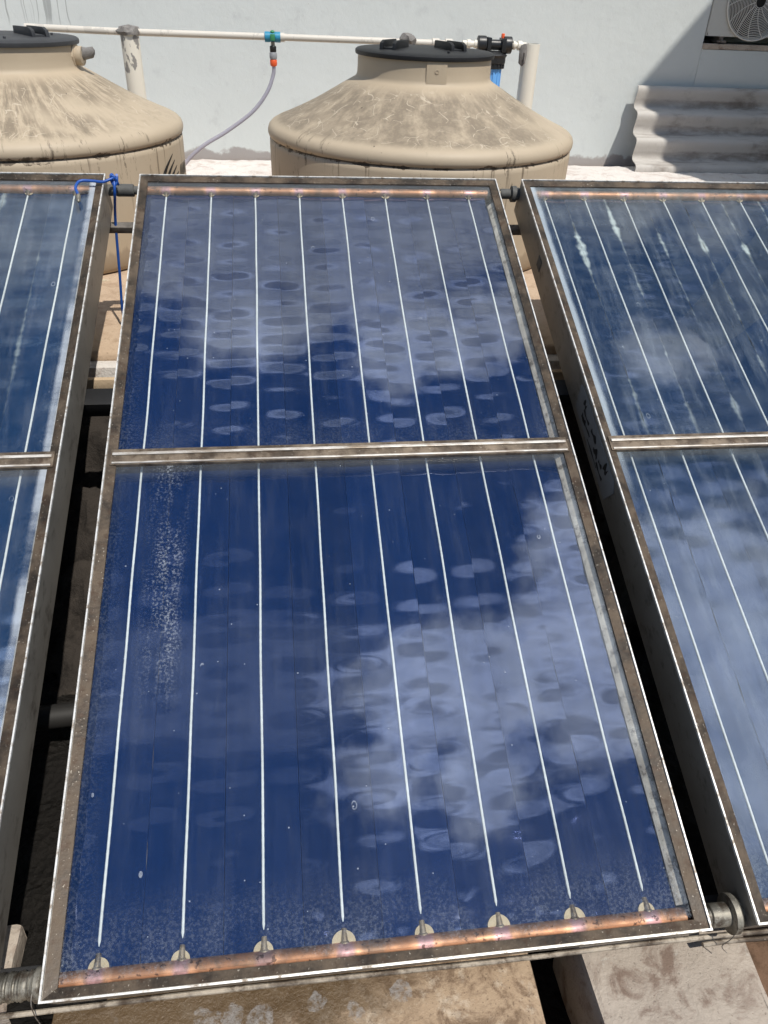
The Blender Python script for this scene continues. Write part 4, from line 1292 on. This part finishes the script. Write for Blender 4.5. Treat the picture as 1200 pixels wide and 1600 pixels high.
# ------------------------------------------------------------------ corrugated sheet leaning on the wall
cs = G()
p_top = Vector((0, WY - 0.03, 0.722))
p_bot = Vector((0, 3.985, ZP + 0.012))
dvec = p_bot - p_top
Ln = dvec.length
dvec.normalize()
nvec = Vector((0, dvec.z, -dvec.y))
if nvec.y > 0:
    nvec = -nvec


def corr(u, v, off):
    xx = 2.435 - 0.035 * v + u * 1.9
    ph = 2 * pi * (v * Ln / 0.150) + 0.9
    return p_top + dvec * (v * Ln) + nvec * (0.026 * sin(ph) + off) + Vector((xx, 0, 0))


nu, nv = 12, 120
for off, flip in ((0.0, False), (0.006, True)):
    cs.grid(lambda u, v, off=off: corr(u, v, off), nu, nv)
nn = nu * nv
for j in range(nv - 1):
    cs.f.append((j * nu, (j + 1) * nu, nn + (j + 1) * nu, nn + j * nu))
    cs.f.append((j * nu + nu - 1, nn + j * nu + nu - 1, nn + (j + 1) * nu + nu - 1, (j + 1) * nu + nu - 1))
for i in range(nu - 1):
    cs.f.append((i, nn + i, nn + i + 1, i + 1))
    k = (nv - 1) * nu
    cs.f.append((k + i, k + i + 1, nn + k + i + 1, nn + k + i))
tag(cs.make('corrugated_sheet', SHEET, angle=60), 'weathered corrugated cement sheet leaning against the wall below the air conditioner', 'corrugated sheet')

# ------------------------------------------------------------------ air conditioner
ac = empty('air_conditioner', (2.795, WY - 0.012, 0.956), 'pale air conditioner condenser with round wire fan guard on the wall ledge', 'air conditioner')
W_, D_, H_ = 0.78, 0.30, 0.54
FCX, FCZ, FR = 0.262, 0.20, 0.185
# front panel with a round opening
q = G()
n = 64
ci = [(FCX + (FR - 0.008) * cos(2 * pi * k / n), FCZ + (FR - 0.008) * sin(2 * pi * k / n)) for k in range(n)]


def onrect(k):
    a = 2 * pi * k / n
    c_, s_ = cos(a), sin(a)
    best = 1e9
    for lim, comp in ((W_ - FCX, c_), (-FCX, c_), (H_ - FCZ, s_), (0.03 - FCZ, s_)):
        if abs(comp) > 1e-6:
            tt = lim / comp
            if tt > 0:
                best = min(best, tt)
    return (FCX + best * c_, FCZ + best * s_)


ro = [onrect(k) for k in range(n)]
vs = [(x, 0.0, z) for x, z in ci] + [(x, 0.0, z) for x, z in ro] + [(x, 0.05, z) for x, z in ci]
fs = [(k, (k + 1) % n, n + (k + 1) % n, n + k) for k in range(n)] + [(k, 2 * n + k, 2 * n + (k + 1) % n, (k + 1) % n) for k in range(n)]
q.add(vs, fs)
q.box(0.0, 0.002, 0.001, D_, 0.03, H_)
q.box(W_ - 0.002, W_, 0.001, D_, 0.03, H_)
q.box(0.002, W_ - 0.002, 0.001, D_, H_ - 0.002, H_)
q.box(0.002, W_ - 0.002, 0.001, D_, 0.03, 0.032)
q.box(0.002, W_ - 0.002, D_ - 0.002, D_, 0.032, H_ - 0.002)
q.make('casing', ACW, ac, smooth=False)
G().box(0.01, W_ - 0.01, 0.052, 0.06, 0.034, H_ - 0.01).make('back_plate', ACD, ac, smooth=False)
gd = G()
for i in range(20):
    r_ = 0.03 + (FR - 0.03) * i / 19
    gd.tube([(FCX + r_ * cos(2 * pi * k / 48), -0.012 - 0.006 * (1 - (r_ / FR) ** 2), FCZ + r_ * sin(2 * pi * k / 48)) for k in range(49)], 0.0050 if i == 19 else 0.0019, 6, False)
for k in range(14):
    a = 2 * pi * k / 14 + 0.1
    gd.tube([(FCX + r_ * cos(a + 0.5 * r_ / FR), -0.0185 + 0.006 * (r_ / FR) ** 2, FCZ + r_ * sin(a + 0.5 * r_ / FR)) for r_ in [0.03 + (FR - 0.03) * j / 8 for j in range(9)]], 0.0022, 6)
gd.make('fan_guard', ACG, ac)
fn = G()
for k in range(3):
    a0 = 2 * pi * k / 3
    fn.grid(lambda u, v: (FCX + (0.035 + 0.13 * v) * cos(a0 + (u - 0.5) * 1.3), 0.035 - 0.02 * u, FCZ + (0.035 + 0.13 * v) * sin(a0 + (u - 0.5) * 1.3)), 8, 8)
fn.lathe([(0.04, 0.0), (0.04, 0.03), (0.03, 0.035), (0, 0.035)], 24, Matrix.Translation((FCX, 0.04, FCZ)) @ Matrix.Rotation(pi / 2, 4, 'X'))
fn.make('fan', ACD, ac)
for x in (0.07, 0.62):
    fq = G().box(x, x + 0.05, -0.008, D_ - 0.03, 0.001, 0.010)
    fq.box(x + 0.012, x + 0.034, 0.0, D_ - 0.04, 0.010, 0.030)
    fq.make('foot', STEEL, ac)
